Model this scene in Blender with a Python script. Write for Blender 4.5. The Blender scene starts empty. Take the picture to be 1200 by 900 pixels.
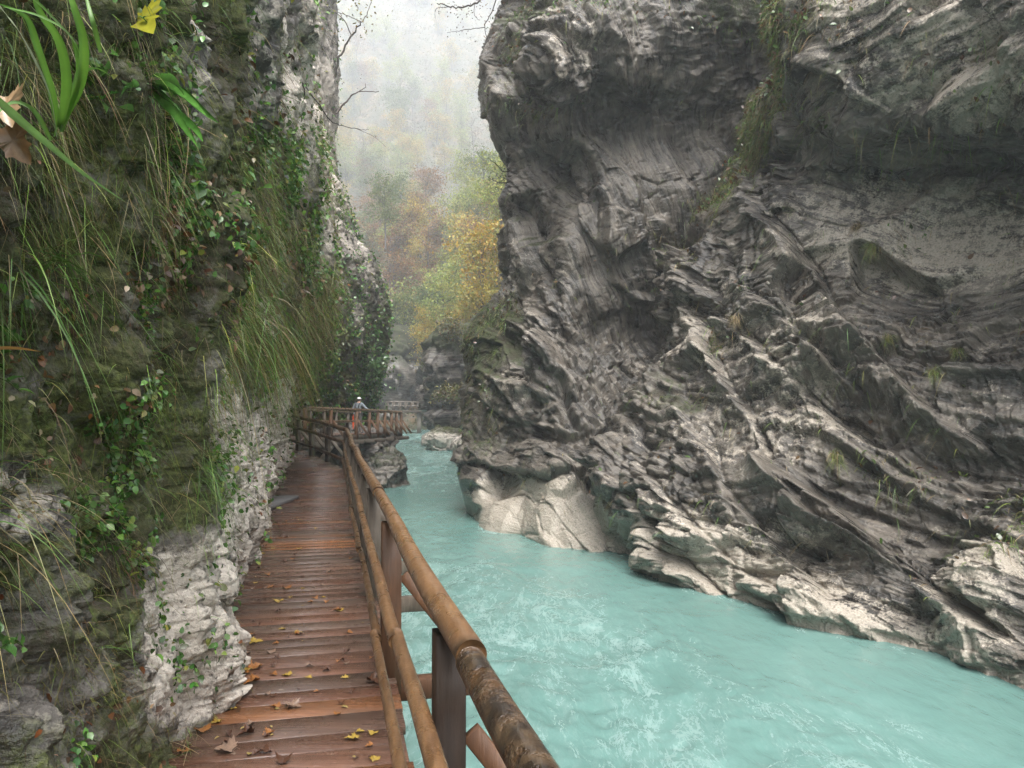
import bpy, math, random
import numpy as np
from mathutils import Vector
random.seed(7)
RNG = np.random.default_rng(11)
SC = bpy.context.scene
COL = SC.collection
R = math.radians

# ---------------------------------------------------------------- camera, sky, sun, exposure
F, CX, CY = 890.0, 600.0, 450.0            # focal length and centre in pixels of a 1200 x 900 frame
PITCH = math.atan(30.0 / F)
EYE = np.array([0.0, 0.0, 1.7])
cam_d = bpy.data.cameras.new('camera')
cam = bpy.data.objects.new('camera', cam_d)
COL.objects.link(cam)
cam_d.sensor_width = 36.0
cam_d.lens = 36.0 * F / 1200.0
cam_d.clip_start = 0.05
cam_d.clip_end = 2000.0
cam.location = EYE
cam.rotation_euler = (R(90) + PITCH, 0, 0)
SC.camera = cam

SUN_EL, SUN_AZ = R(60), R(172)             # azimuth clockwise from +Y
world = bpy.data.worlds.new('World')
SC.world = world
world.use_nodes = True
wn = world.node_tree.nodes
wl = world.node_tree.links
bg = wn['Background']
sky = wn.new('ShaderNodeTexSky')
sky.sky_type = 'NISHITA'
sky.sun_disc = False
sky.sun_elevation = SUN_EL
sky.sun_rotation = SUN_AZ
sky.dust_density = 6.0
sky.air_density = 1.2
hsv = wn.new('ShaderNodeHueSaturation')    # overcast: the cloud layer takes most of the blue out
hsv.inputs['Saturation'].default_value = 0.22
wl.new(sky.outputs[0], hsv.inputs['Color'])
wl.new(hsv.outputs[0], bg.inputs['Color'])
bg.inputs['Strength'].default_value = 0.15

sun_d = bpy.data.lights.new('sun', 'SUN')
sun_d.energy = 1.4
sun_d.angle = R(32)
sun_d.color = (1.0, 0.98, 0.95)
sun = bpy.data.objects.new('sun', sun_d)
COL.objects.link(sun)
sd = Vector((math.sin(SUN_AZ) * math.cos(SUN_EL), math.cos(SUN_AZ) * math.cos(SUN_EL), math.sin(SUN_EL)))
sun.rotation_euler = sd.to_track_quat('Z', 'Y').to_euler()
sun.location = (0, 0, 60)

SC.view_settings.view_transform = 'Standard'
SC.view_settings.look = 'None'
SC.view_settings.gamma = 1.0
SC.view_settings.use_curve_mapping = False
SC.view_settings.exposure = 1.95
SC.cycles.use_denoising = True
SC.cycles.denoising_prefilter = 'NONE'
SC.cycles.max_bounces = 8
SC.cycles.diffuse_bounces = 3
SC.cycles.glossy_bounces = 3
SC.cycles.transmission_bounces = 4
SC.cycles.volume_bounces = 5
SC.cycles.transparent_max_bounces = 6
SC.cycles.caustics_reflective = False
SC.cycles.caustics_refractive = False
SC.cycles.sample_clamp_indirect = 4.0

# ---------------------------------------------------------------- helpers
def at(px, py, d):
    """world point seen at pixel (px, py) of the photograph, at distance d along +Y (arrays allowed)"""
    a = (np.asarray(px, float) - CX) / F
    b = (CY - np.asarray(py, float)) / F
    c, s = math.cos(PITCH), math.sin(PITCH)
    y = c - s * b
    z = s + c * b
    d = np.asarray(d, float)
    return np.stack(np.broadcast_arrays(EYE[0] + a / y * d, d, EYE[2] + z / y * d), -1)

def at_z(px, py, z):
    """world point seen at pixel (px, py) on the level z"""
    q = at(px, py, 1.0)
    return at(px, py, (z - EYE[2]) / (q[..., 2] - EYE[2]))

def project(p):
    q = p - EYE
    c, s = math.cos(PITCH), math.sin(PITCH)
    dep = q[..., 1] * c + q[..., 2] * s
    up = -q[..., 1] * s + q[..., 2] * c
    dep = np.where(np.abs(dep) < 1e-3, 1e-3, dep)
    return CX + F * q[..., 0] / dep, CY - F * up / dep, dep

def sstep(a, b, x):
    t = np.clip((x - a) / (b - a), 0, 1)
    return t * t * (3 - 2 * t)

_T = np.random.default_rng(5).random(64 * 64 * 64).astype(np.float32)
def vnoise(p, seed=0):
    """smooth value noise in 0..1"""
    p = np.asarray(p, np.float32) + np.float32(seed * 17.31)
    i = np.floor(p).astype(np.int32)
    f = p - i
    f = f * f * f * (f * (f * 6 - 15) + 10)
    x0, y0, z0 = i[..., 0] & 63, (i[..., 1] & 63) << 6, (i[..., 2] & 63) << 12
    x1, y1, z1 = (i[..., 0] + 1) & 63, ((i[..., 1] + 1) & 63) << 6, ((i[..., 2] + 1) & 63) << 12
    fx, fy, fz = f[..., 0], f[..., 1], f[..., 2]
    a = _T[x0 + y0 + z0] * (1 - fx) + _T[x1 + y0 + z0] * fx
    b = _T[x0 + y1 + z0] * (1 - fx) + _T[x1 + y1 + z0] * fx
    c = _T[x0 + y0 + z1] * (1 - fx) + _T[x1 + y0 + z1] * fx
    e = _T[x0 + y1 + z1] * (1 - fx) + _T[x1 + y1 + z1] * fx
    return (a * (1 - fy) + b * fy) * (1 - fz) + (c * (1 - fy) + e * fy) * fz

def fbm(p, n=4, seed=0, gain=0.5):
    s, w, t = 0.0, 1.0, 0.0
    for k in range(n):
        s = s + w * vnoise(p * 2.03 ** k, seed + k * 3)
        t += w
        w *= gain
    return s / t

def ridged(p, n=4, seed=0):
    s, w, t = 0.0, 1.0, 0.0
    for k in range(n):
        s = s + w * (1 - np.abs(2 * vnoise(p * 2.07 ** k, seed + k * 5) - 1))
        t += w
        w *= 0.5
    return s / t

_J = np.random.default_rng(9).random((32 * 32 * 32, 7)).astype(np.float32)
def facets(p, seed=0, tilt=0.6):
    """broken-rock relief: every cell of a cellular noise is a tilted plane of its own; returns height, edge distance"""
    p = np.asarray(p, np.float32) + np.float32(seed * 9.7)
    b = np.floor(p - 0.5).astype(np.int32)
    d1 = np.full(p.shape[:-1], 9.0, np.float32)
    d2 = d1.copy()
    h = np.zeros_like(d1)
    for dx in (0, 1):
        for dy in (0, 1):
            for dz in (0, 1):
                i = b + np.array([dx, dy, dz], np.int32)
                k = (i[..., 0] & 31) + ((i[..., 1] & 31) << 5) + ((i[..., 2] & 31) << 10)
                j = _J[k]
                v = p - (i + 0.15 + 0.7 * j[..., :3])
                d = (v * v).sum(-1)
                hh = (j[..., 3] - 0.5) + tilt * (v * (j[..., 4:7] - 0.5) * 2).sum(-1)
                m = d < d1
                d2 = np.where(m, d1, np.minimum(d2, d))
                h = np.where(m, hh, h)
                d1 = np.where(m, d, d1)
    return h, np.sqrt(d2) - np.sqrt(d1)

def blocks(q, fb, fs, seed=0, t0=0.5, t1=0.6):
    """jointed bedding: beds across the first axis, each broken into blocks of its own outset and tilt; returns relief, joint distance, tone"""
    u0 = q[..., 0] * fb + seed * 3.7
    k0 = np.floor(u0).astype(np.int64)
    ja = _J[(k0 * 7919 + seed * 31) & 32767]
    u1 = q[..., 1] * fs * (0.7 + 0.6 * ja[..., 5]) + ja[..., 0] * 9.0
    u2 = q[..., 2] * fs * (0.7 + 0.6 * ja[..., 6]) + ja[..., 1] * 9.0
    k1, k2 = np.floor(u1).astype(np.int64), np.floor(u2).astype(np.int64)
    j = _J[(k0 * 7919 + k1 * 104729 + k2 * 15485 + seed * 31) & 32767]
    f0, f1, f2 = u0 - k0, u1 - k1, u2 - k2
    h = (j[..., 0] - 0.5) + t0 * (0.5 - f0) + t1 * ((f1 - 0.5) * (j[..., 1] - 0.5) + (f2 - 0.5) * (j[..., 2] - 0.5)) * 2
    d0 = np.minimum(f0, 1 - f0) / fb
    d1 = np.minimum(np.minimum(f1, 1 - f1), np.minimum(f2, 1 - f2)) / fs
    return h, np.minimum(d0, d1), j[..., 3]

def link(o, parent=None):
    COL.objects.link(o)
    if parent is not None:
        o.parent = parent
    return o

def mesh_np(name, v, f, mat, parent=None, attrs=None, smooth=False, origin=None):
    """one mesh object from arrays; f is an (n, k) array or a list of such arrays"""
    v = np.asarray(v, np.float32).reshape(-1, 3)
    if origin is not None:
        v = v - np.asarray(origin, np.float32)
    fl = f if isinstance(f, list) else [f]
    fl = [np.asarray(x, np.int32) for x in fl if len(x)]
    me = bpy.data.meshes.new(name)
    me.vertices.add(len(v))
    me.vertices.foreach_set('co', v.ravel())
    loops = np.concatenate([x.ravel() for x in fl])
    tot = np.concatenate([np.full(len(x), x.shape[1], np.int32) for x in fl])
    st = np.concatenate([[0], np.cumsum(tot)[:-1]]).astype(np.int32)
    me.loops.add(len(loops))
    me.loops.foreach_set('vertex_index', loops)
    me.polygons.add(len(tot))
    me.polygons.foreach_set('loop_start', st)
    me.polygons.foreach_set('loop_total', tot)
    if smooth:
        me.polygons.foreach_set('use_smooth', np.ones(len(tot), bool))
    me.update(calc_edges=True)
    for k, a in (attrs or {}).items():
        a = np.asarray(a, np.float32)
        if a.ndim == 1:
            at_ = me.attributes.new(k, 'FLOAT', 'POINT')
            at_.data.foreach_set('value', a)
        else:
            at_ = me.attributes.new(k, 'FLOAT_COLOR', 'POINT')
            if a.shape[1] == 3:
                a = np.concatenate([a, np.ones((len(a), 1), np.float32)], 1)
            at_.data.foreach_set('color', a.ravel())
    if mat is not None:
        me.materials.append(mat)
    o = bpy.data.objects.new(name, me)
    if origin is not None:
        o.location = origin
    return link(o, parent)

def tag(o, label=None, cat=None, group=None, kind=None):
    if label: o['label'] = label
    if cat: o['category'] = cat
    if group: o['group'] = group
    if kind: o['kind'] = kind
    return o

def thing(name, label, cat, loc=(0, 0, 0), group=None):
    o = bpy.data.objects.new(name, None)
    o.empty_display_size = 0.2
    o.location = loc
    link(o)
    return tag(o, label, cat, group)

def copy_tree(o, parent=None):
    c = o.copy()
    COL.objects.link(c)
    if parent is not None:
        c.parent = parent
    for ch in [x for x in o.children]:
        copy_tree(ch, c)
    return c

class MB:
    """collects shapes, with one colour per vertex, into one mesh"""
    def __init__(s):
        s.v, s.f, s.c, s.n = [], {}, [], 0
    def add(s, v, f, col=(1, 1, 1)):
        v = np.asarray(v, float).reshape(-1, 3)
        f = np.asarray(f, int)
        s.v.append(v)
        s.f.setdefault(f.shape[1], []).append(f + s.n)
        c = np.asarray(col, float)
        s.c.append(np.broadcast_to(c, (len(v), 3)) if c.ndim == 1 else c)
        s.n += len(v)
    def box(s, c, ax, ay, az, ch=0.0, col=(1, 1, 1)):
        """box about centre c with half-axis vectors, edges along the first axis chamfered by ch"""
        c, ax, ay, az = (np.asarray(q, float) for q in (c, ax, ay, az))
        if ch <= 0:
            pr = [(-1, -1), (1, -1), (1, 1), (-1, 1)]
        else:
            ky = 1 - ch / np.linalg.norm(ay)
            kz = 1 - ch / np.linalg.norm(az)
            pr = [(-ky, -1), (ky, -1), (1, -kz), (1, kz), (ky, 1), (-ky, 1), (-1, kz), (-1, -kz)]
        n = len(pr)
        v = [c - ax + y * ay + z * az for y, z in pr] + [c + ax + y * ay + z * az for y, z in pr]
        s.add(v, [(i, (i + 1) % n, n + (i + 1) % n, n + i) for i in range(n)], col)
        m = s.n - 2 * n
        s.f.setdefault(n, []).append(np.array([list(range(n))[::-1]]) + m)
        s.f[n].append(np.array([list(range(n, 2 * n))]) + m)
    def beam(s, a, b, w, h, ch=0.006, col=(1, 1, 1), up=(0, 0, 1)):
        a, b = np.asarray(a, float), np.asarray(b, float)
        d = b - a
        u = d / np.linalg.norm(d)
        sd_ = np.cross(u, up)
        sd_ = sd_ / np.linalg.norm(sd_)
        uu = np.cross(sd_, u)
        s.box((a + b) / 2, d / 2, sd_ * w / 2, uu * h / 2, ch, col)
    def tube(s, pts, rad, n=8, col=(1, 1, 1), caps=True, wob=0.0):
        pts = np.asarray(pts, float)
        m = len(pts)
        rad = np.broadcast_to(np.asarray(rad, float), (m,))
        t = np.gradient(pts, axis=0)
        t /= np.linalg.norm(t, axis=1)[:, None] + 1e-9
        ref = np.array([0, 0, 1.0]) if abs(t[0][2]) < 0.9 else np.array([1.0, 0, 0])
        e1 = np.cross(t, ref)
        e1 /= np.linalg.norm(e1, axis=1)[:, None] + 1e-9
        e2 = np.cross(t, e1)
        a = np.arange(n) * 2 * math.pi / n
        r = rad[:, None] * np.ones((1, n))
        if wob:
            r = r * (1 + wob * (RNG.random((m, n)) - 0.5))
        v = pts[:, None] + r[..., None] * (np.cos(a)[None, :, None] * e1[:, None] + np.sin(a)[None, :, None] * e2[:, None])
        i, j = np.meshgrid(np.arange(m - 1), np.arange(n), indexing='ij')
        f = np.stack([i * n + j, i * n + (j + 1) % n, (i + 1) * n + (j + 1) % n, (i + 1) * n + j], -1).reshape(-1, 4)
        cc = np.asarray(col, float)
        if cc.ndim == 2:
            cc = np.repeat(cc, n, axis=0)
        s.add(v, f, cc)
        if caps:
            b0 = s.n - m * n
            s.f.setdefault(n, []).append(np.array([list(range(n))]) + b0)
            s.f[n].append(np.array([list(range(n))[::-1]]) + b0 + (m - 1) * n)
    def build(s, name, mat, parent=None, smooth=False, origin=None):
        fl = [np.concatenate(x) for x in s.f.values()]
        return mesh_np(name, np.concatenate(s.v), fl, mat, parent, {'Col': np.concatenate(s.c)}, smooth, origin)

# ---------------------------------------------------------------- materials
class NT:
    def __init__(s, name):
        s.m = bpy.data.materials.new(name)
        s.m.use_nodes = True
        s.t = s.m.node_tree
        s.b = s.t.nodes['Principled BSDF']
    def n(s, kind, out=0, **kw):
        nd = s.t.nodes.new('ShaderNode' + kind)
        for k, v in kw.items():
            if hasattr(nd, k) and not k[0].isupper():
                setattr(nd, k, v)
            else:
                s.put(nd.inputs[k.replace('_', ' ')], v)
        return nd.outputs[out]
    def put(s, sock, v):
        if isinstance(v, bpy.types.NodeSocket):
            s.t.links.new(v, sock)
        elif isinstance(v, tuple) and len(v) == 3 and sock.type == 'RGBA':
            sock.default_value = v + (1,)
        else:
            sock.default_value = v
    def set(s, **kw):
        for k, v in kw.items():
            s.put(s.b.inputs[k.replace('_', ' ')], v)
    def attr(s, name, out='Fac'):
        nd = s.t.nodes.new('ShaderNodeAttribute')
        nd.attribute_name = name
        return nd.outputs[out]
    def obj(s, scale=(1, 1, 1), rot=(0, 0, 0)):
        c = s.t.nodes.new('ShaderNodeTexCoord').outputs['Object']
        return s.n('Mapping', Vector=c, Scale=scale, Rotation=rot)
    def noise(s, co, scale, detail=4, rough=0.55, dist=0.0):
        return s.n('TexNoise', 'Fac', Vector=co, Scale=scale, Detail=detail, Roughness=rough, Distortion=dist)
    def mix(s, fac, a, b, mode='MIX'):
        nd = s.t.nodes.new('ShaderNodeMix')
        nd.data_type = 'RGBA'
        nd.blend_type = mode
        s.put(nd.inputs['Factor'], fac)
        s.put(nd.inputs[6], a)
        s.put(nd.inputs[7], b)
        return nd.outputs[2]
    def math(s, op, a, b=0.0, clamp=False):
        nd = s.t.nodes.new('ShaderNodeMath')
        nd.operation = op
        nd.use_clamp = clamp
        s.put(nd.inputs[0], a)
        s.put(nd.inputs[1], b)
        return nd.outputs[0]
    def ramp(s, fac, lo, hi, a=0.0, b=1.0):
        nd = s.t.nodes.new('ShaderNodeMapRange')
        nd.clamp = True
        for k, v in zip(('Value', 'From Min', 'From Max', 'To Min', 'To Max'), (fac, lo, hi, a, b)):
            s.put(nd.inputs[k], v)
        return nd.outputs[0]
    def bump(s, h, strength=0.5, dist=0.02, prev=None):
        nd = s.t.nodes.new('ShaderNodeBump')
        s.put(nd.inputs['Height'], h)
        nd.inputs['Strength'].default_value = strength
        nd.inputs['Distance'].default_value = dist
        if prev is not None:
            s.put(nd.inputs['Normal'], prev)
        return nd.outputs[0]

def rock_material(name, dark, mid, pale, mosscol, rough=(0.16, 0.5), spots=0.7, bs=(6.0, 0.9, 0.9)):
    t = NT(name)
    co = t.obj()
    at_ = t.t.nodes.new('ShaderNodeAttribute')
    at_.attribute_name = 'bedco'
    bed = t.n('Mapping', Vector=at_.outputs['Vector'], Scale=bs)
    st = t.noise(bed, 1.3, 6, 0.7, 0.3)                # colour bands and grain along the beds
    n1 = t.noise(co, 0.9, 4, 0.6)
    n2 = t.noise(co, 5.0, 6, 0.68)
    n3 = t.noise(co, 26.0, 4, 0.7)
    base = t.mix(t.ramp(t.math('ADD', t.math('MULTIPLY', n1, 0.5), t.math('MULTIPLY', st, 0.5)), 0.40, 0.62), dark, mid)
    base = t.mix(t.ramp(st, 0.52, 0.70, 0, 0.55), base, tuple(x * 1.7 for x in mid))
    base = t.mix(t.ramp(st, 0.44, 0.34, 0, 0.75), base, tuple(x * 0.7 for x in dark))
    base = t.mix(t.ramp(t.noise(co, 1.7, 4, 0.6, 0.6), 0.55, 0.75, 0, 0.4), base, (0.085, 0.060, 0.040))
    pal = t.attr('pale')
    pn = t.math('ADD', t.math('MULTIPLY', n2, 0.6), t.math('ADD', t.math('MULTIPLY', n3, 0.35), t.math('MULTIPLY', st, 0.3)))
    pf = t.ramp(t.math('ADD', pn, t.math('MULTIPLY', pal, 0.40)), 0.80, 0.90)
    base = t.mix(pf, base, t.mix(t.ramp(n3, 0.3, 0.7), tuple(x * 0.55 for x in pale), pale))
    # lichen and calcite flecks
    fl = t.math('MULTIPLY', t.ramp(t.math('ADD', n3, t.math('MULTIPLY', n2, 0.6)), 0.92, 0.99), t.ramp(n1, 0.44, 0.60, 0.1, spots))
    base = t.mix(fl, base, pale)
    base = t.mix(t.ramp(n3, 0.42, 0.30, 0, 0.7), base, tuple(x * 0.5 for x in dark))
    mo = t.attr('moss')
    mf = t.ramp(t.math('ADD', t.math('ADD', t.math('MULTIPLY', n2, 0.6), t.math('MULTIPLY', n3, 0.35)), t.math('MULTIPLY', mo, 0.45)), 0.72, 0.86)
    mf = t.math('MULTIPLY', mf, t.ramp(mo, 0.03, 0.3), True)
    mcol = t.mix(t.ramp(t.noise(co, 2.2, 4, 0.7), 0.42, 0.58), mosscol, (0.046, 0.034, 0.022))
    base = t.mix(mf, base, t.mix(t.ramp(t.noise(co, 44.0, 3), 0.35, 0.65), tuple(x * 0.3 for x in mosscol), mcol))
    t.set(Base_Color=base)
    t.set(Roughness=t.math('MAXIMUM', t.ramp(st, 0.35, 0.65, rough[0], rough[1]), t.math('MULTIPLY', mf, 0.9)))
    b = t.bump(st, 0.6, 0.08)
    b = t.bump(n2, 0.5, 0.06, b)
    b = t.bump(n3, 0.8, 0.025, b)
    t.set(Normal=b)
    return t.m

M = {}
M['rock'] = rock_material('wet_rock', (0.024, 0.0215, 0.0185), (0.142, 0.124, 0.102), (0.38, 0.335, 0.275), (0.050, 0.066, 0.018))
M['wall_rock'] = rock_material('mossy_rock', (0.038, 0.034, 0.029), (0.19, 0.17, 0.15), (0.55, 0.49, 0.42), (0.090, 0.108, 0.026), (0.4, 0.8), 0.9, (1.7, 1.2, 1.7))

def vcol_material(name, rough=0.6, transl=0.0, vary=0.25, scale=30.0, bump=0.0, spec=0.5):
    t = NT(name)
    c = t.attr('Col', 'Color')
    nz = t.noise(t.obj(), scale, 4, 0.6)
    c2 = t.mix(t.ramp(nz, 0.3, 0.7), t.mix(1.0, c, (1 - vary,) * 3, 'MULTIPLY'), c)
    t.set(Base_Color=c2, Roughness=rough)
    t.b.inputs['Specular IOR Level'].default_value = spec
    if bump:
        t.set(Normal=t.bump(nz, 0.5, bump))
    if transl:
        tr = t.t.nodes.new('ShaderNodeBsdfTranslucent')
        t.put(tr.inputs['Color'], c2)
        mx = t.t.nodes.new('ShaderNodeMixShader')
        mx.inputs[0].default_value = transl
        out = t.t.nodes['Material Output']
        t.t.links.new(t.b.outputs[0], mx.inputs[1])
        t.t.links.new(tr.outputs[0], mx.inputs[2])
        t.t.links.new(mx.outputs[0], out.inputs['Surface'])
    return t.m
M['leaf'] = vcol_material('leaf', 0.26, 0.3, 0.35, 25.0)
M['grass'] = vcol_material('grass_blade', 0.42, 0.3, 0.3, 15.0)
M['bark'] = vcol_material('bark', 0.75, 0, 0.5, 18.0, 0.02)
M['crown'] = vcol_material('crown_leaf', 0.55, 0.35, 0.3, 2.0)
M['cloth'] = vcol_material('cloth', 0.8, 0, 0.25, 40.0)
M['dry_leaf'] = vcol_material('dry_leaf', 0.35, 0.1, 0.45, 60.0)
# ---------------------------------------------------------------- lofted rock surfaces
def spline_rows(P, counts, ten=0.38):
    """cardinal spline along axis 0 of P with counts[i] steps in interval i"""
    out = []
    n = len(P)
    for i in range(n - 1):
        p0, p1, p2, p3 = P[max(i - 1, 0)], P[i], P[i + 1], P[min(i + 2, n - 1)]
        m1, m2 = ten * (p2 - p0), ten * (p3 - p1)
        t = (np.arange(counts[i]) / counts[i]).reshape((-1,) + (1,) * (P.ndim - 1))
        out.append((2 * t**3 - 3 * t**2 + 1) * p1 + (t**3 - 2 * t**2 + t) * m1 + (-2 * t**3 + 3 * t**2) * p2 + (t**3 - t**2) * m2)
    out.append(P[-1:])
    return np.concatenate(out, 0)

def normals(p, flip=1):
    du = np.gradient(p, axis=1)
    dv = np.gradient(p, axis=0)
    n = np.cross(du, dv) * flip
    return n / (np.linalg.norm(n, axis=-1, keepdims=True) + 1e-9)

def blur(a, k):
    for ax in (0, 1):
        c = np.cumsum(np.concatenate([np.repeat(np.take(a, [0], ax), k + 1, ax), a, np.repeat(np.take(a, [-1], ax), k, ax)], ax), ax)
        n = a.shape[ax]
        a = (np.take(c, range(2 * k + 1, 2 * k + 1 + n), ax) - np.take(c, range(0, n), ax)) / (2 * k + 1)
    return a

def grid_faces(nv, nu, flip=False):
    i, j = np.meshgrid(np.arange(nv - 1), np.arange(nu - 1), indexing='ij')
    a = i * nu + j
    q = np.stack([a, a + 1, a + nu + 1, a + nu], -1).reshape(-1, 4)
    return q[:, ::-1] if flip else q

def fault(px, py, line, wid, amp, side=1):
    """distance-based step along a polyline in the face of the cliff: positive on one side, fading over wid"""
    best = np.full(px.shape, 1e9)
    sg = np.ones(px.shape)
    for (x0, y0), (x1, y1) in zip(line[:-1], line[1:]):
        dx, dy = x1 - x0, y1 - y0
        L = dx * dx + dy * dy
        t = np.clip(((px - x0) * dx + (py - y0) * dy) / L, 0, 1)
        d = np.hypot(px - x0 - t * dx, py - y0 - t * dy)
        c = np.sign((px - x0) * dy - (py - y0) * dx)
        m = d < best
        best = np.where(m, d, best)
        sg = np.where(m, c, sg)
    return amp * np.where(sg * side > 0, np.exp(-best / wid), 0.0), best, sg

def ell(px, py, cx, cy, rx, ry, ang=0.0, soft=0.5):
    c, s = math.cos(R(ang)), math.sin(R(ang))
    x, y = (px - cx) * c + (py - cy) * s, -(px - cx) * s + (py - cy) * c
    return sstep(1 + soft, 1 - soft, np.hypot(x / rx, y / ry))

WZ = -2.0                                   # water level beside the boardwalk

# ------------- the cliff across the river
YS = [None, None, 400, 330, 270, 200, 130, 60, -20, -140]     # levels: foot, above the foot, then these heights in the face
def column(pxs, ds, foot_y, r2):
    pts = []
    f = at_z(pxs[0], foot_y, WZ)
    if ds[0]:
        f = at(pxs[0], foot_y, ds[0])
        f[2] = WZ
    lo = f.copy(); lo[2] = -4.5; lo[1] -= 0.3
    pts += [lo, f]
    for k in range(1, 10):
        y = r2 if k == 1 else YS[k]
        pts.append(at(pxs[k], y, ds[k]))
    t1 = pts[-1].copy(); t1 += np.array([1.5, 4.0, 2.5]); pts.append(t1)
    t2 = t1 + np.array([6.0, 9.0, 6.0]); pts.append(t2)
    return np.array(pts)
sil = [552, 546, 547, 590, 600, 594, 565, 570, 602, 650]
CLIFF_COLS = [
    column([s + 95 for s in sil], [62] * 10, 560, 520),
    column([s + 22 for s in sil], [37] * 10, 590, 530),
    column(sil, [0, 27.2, 28, 28, 28, 28.5, 28, 28, 29, 31], 606, 540),
    column([592, 590, 590, 622, 630, 630, 612, 614, 642, 685], [0, 25, 26, 26.5, 26, 25.5, 24.6, 24.6, 26, 29], 622, 550),
    column([650, 648, 650, 668, 675, 680, 668, 664, 690, 720], [0, 22, 23.6, 24, 23.5, 23.5, 22.6, 21.4, 22.5, 26], 640, 555),
    column([697, 690, 716, 735, 750, 760, 750, 735, 760, 790], [0, 21.5, 24.0, 23.8, 23.4, 23.4, 23.8, 22.2, 22.6, 26], 645, 560),
    column([716, 698, 762, 786, 816, 858, 885, 902, 930, 955], [20.3, 22.0, 24.4, 24.2, 24.0, 23.6, 23.4, 22.4, 21.6, 24], 647, 560),
    column([738, 716, 784, 806, 834, 876, 902, 920, 946, 968], [19.2, 19.7, 20.6, 20.3, 20, 19.3, 18.2, 17, 16.6, 18.5], 657, 560),
    column([800, 792, 850, 872, 900, 925, 940, 960, 985, 1000], [0, 16.6, 18.3, 18, 17.5, 17, 16.3, 15.2, 15, 16.5], 692, 590),
    column([940, 935, 930, 950, 962, 985, 1000, 1012, 1030, 1040], [0, 14.6, 16.1, 16.4, 16.4, 16.1, 15.2, 14.5, 14.4, 15.8], 722, 612),
    column([1085, 1085, 1080, 1085, 1090, 1095, 1100, 1100, 1105, 1110], [0, 12.9, 14.4, 14.9, 15.1, 14.9, 14.1, 13.4, 13.3, 14.8], 755, 640),
    column([1205, 1205, 1200, 1200, 1200, 1200, 1200, 1200, 1205, 1210], [0, 11.0, 12.8, 13.3, 13.6, 13.5, 12.8, 12.1, 12.0, 13.3], 802, 660),
    column([1360] * 10, [0, 9.3, 11, 11.6, 11.9, 11.8, 10.8, 10, 10, 11.5], 862, 690),
    column([1750] * 10, [0, 7.0, 8, 8.8, 9.2, 9.2, 8, 7.6, 7.6, 9], 985, 740),
    column([3400] * 10, [2.6, 3.0, 3.4, 3.6, 3.8, 3.8, 3.4, 3.2, 3.2, 4], 1600, 900),
]
CQ = 1.0                                   # mesh density
P = np.array(CLIFF_COLS)                   # columns x levels x 3
cu = [int(x * CQ) for x in (30, 34, 44, 62, 56, 40, 34, 70, 110, 130, 110, 80, 60, 40)]
cv = [int(x * CQ) for x in (30, 110, 140, 72, 62, 70, 72, 72, 66, 40, 24, 16)]
P = spline_rows(P, cu)
P = spline_rows(P.transpose(1, 0, 2), cv)  # levels x columns
nv, nu = P.shape[:2]
px, py, dep = project(P)
N = normals(P)
if (N[nv // 2, nu // 2] * (EYE - P[nv // 2, nu // 2])).sum() < 0:
    N = -N
Nb = blur(N, 12)
Nb /= np.linalg.norm(Nb, axis=-1, keepdims=True) + 1e-9

# big forms: roofs, recesses and the long diagonal steps
D = np.zeros((nv, nu))
wob = (fbm(P * 0.8, 4, 3) - 0.5)
yw, xw = py + wob * 30, px + wob * 26
roofB = sstep(905, 960, xw)
lip = 112 + 10 * np.sin((px - 930) / 60.0) + 22 * sstep(1050, 1200, px)
und = 196 + 6 * np.sin(px / 50.0)
D += roofB * (sstep(und, lip, yw) * 1.15 - sstep(und - 6, und + 8, yw) * sstep(420, 230, yw) * 0.2)
roofA = sstep(598, 650, xw) * sstep(930, 850, xw) * 0.8
lipA, undA = 84 + 0.02 * (px - 600), 120 + 0.16 * (px - 640)
D += roofA * (sstep(undA, lipA, yw) * 1.0 - sstep(undA - 5, undA + 8, yw) * sstep(undA + 120, undA + 10, yw) * 0.7)
D -= 0.8 * ell(xw, yw, 884, 72, 50, 28, 8, 0.7)
D -= 0.3 * ell(xw, yw, 742, 395, 50, 44, -30, 0.7)
D -= 0.9 * ell(xw, yw, 660, 195, 34, 26, 40, 0.5)
D -= 0.8 * ell(xw, yw, 1000, 478, 60, 26, 20, 0.5)
D -= 0.9 * ell(xw, yw, 1150, 545, 75, 26, 5, 0.45)
D += 0.2 * ell(xw, yw, 640, 600, 90, 60, 8, 0.8)
D += 0.5 * ell(xw, yw, 1165, 705, 60, 60, 20, 0.5)
D += 0.45 * ell(xw, yw, 640, 290, 34, 80, -18, 0.4)
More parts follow.
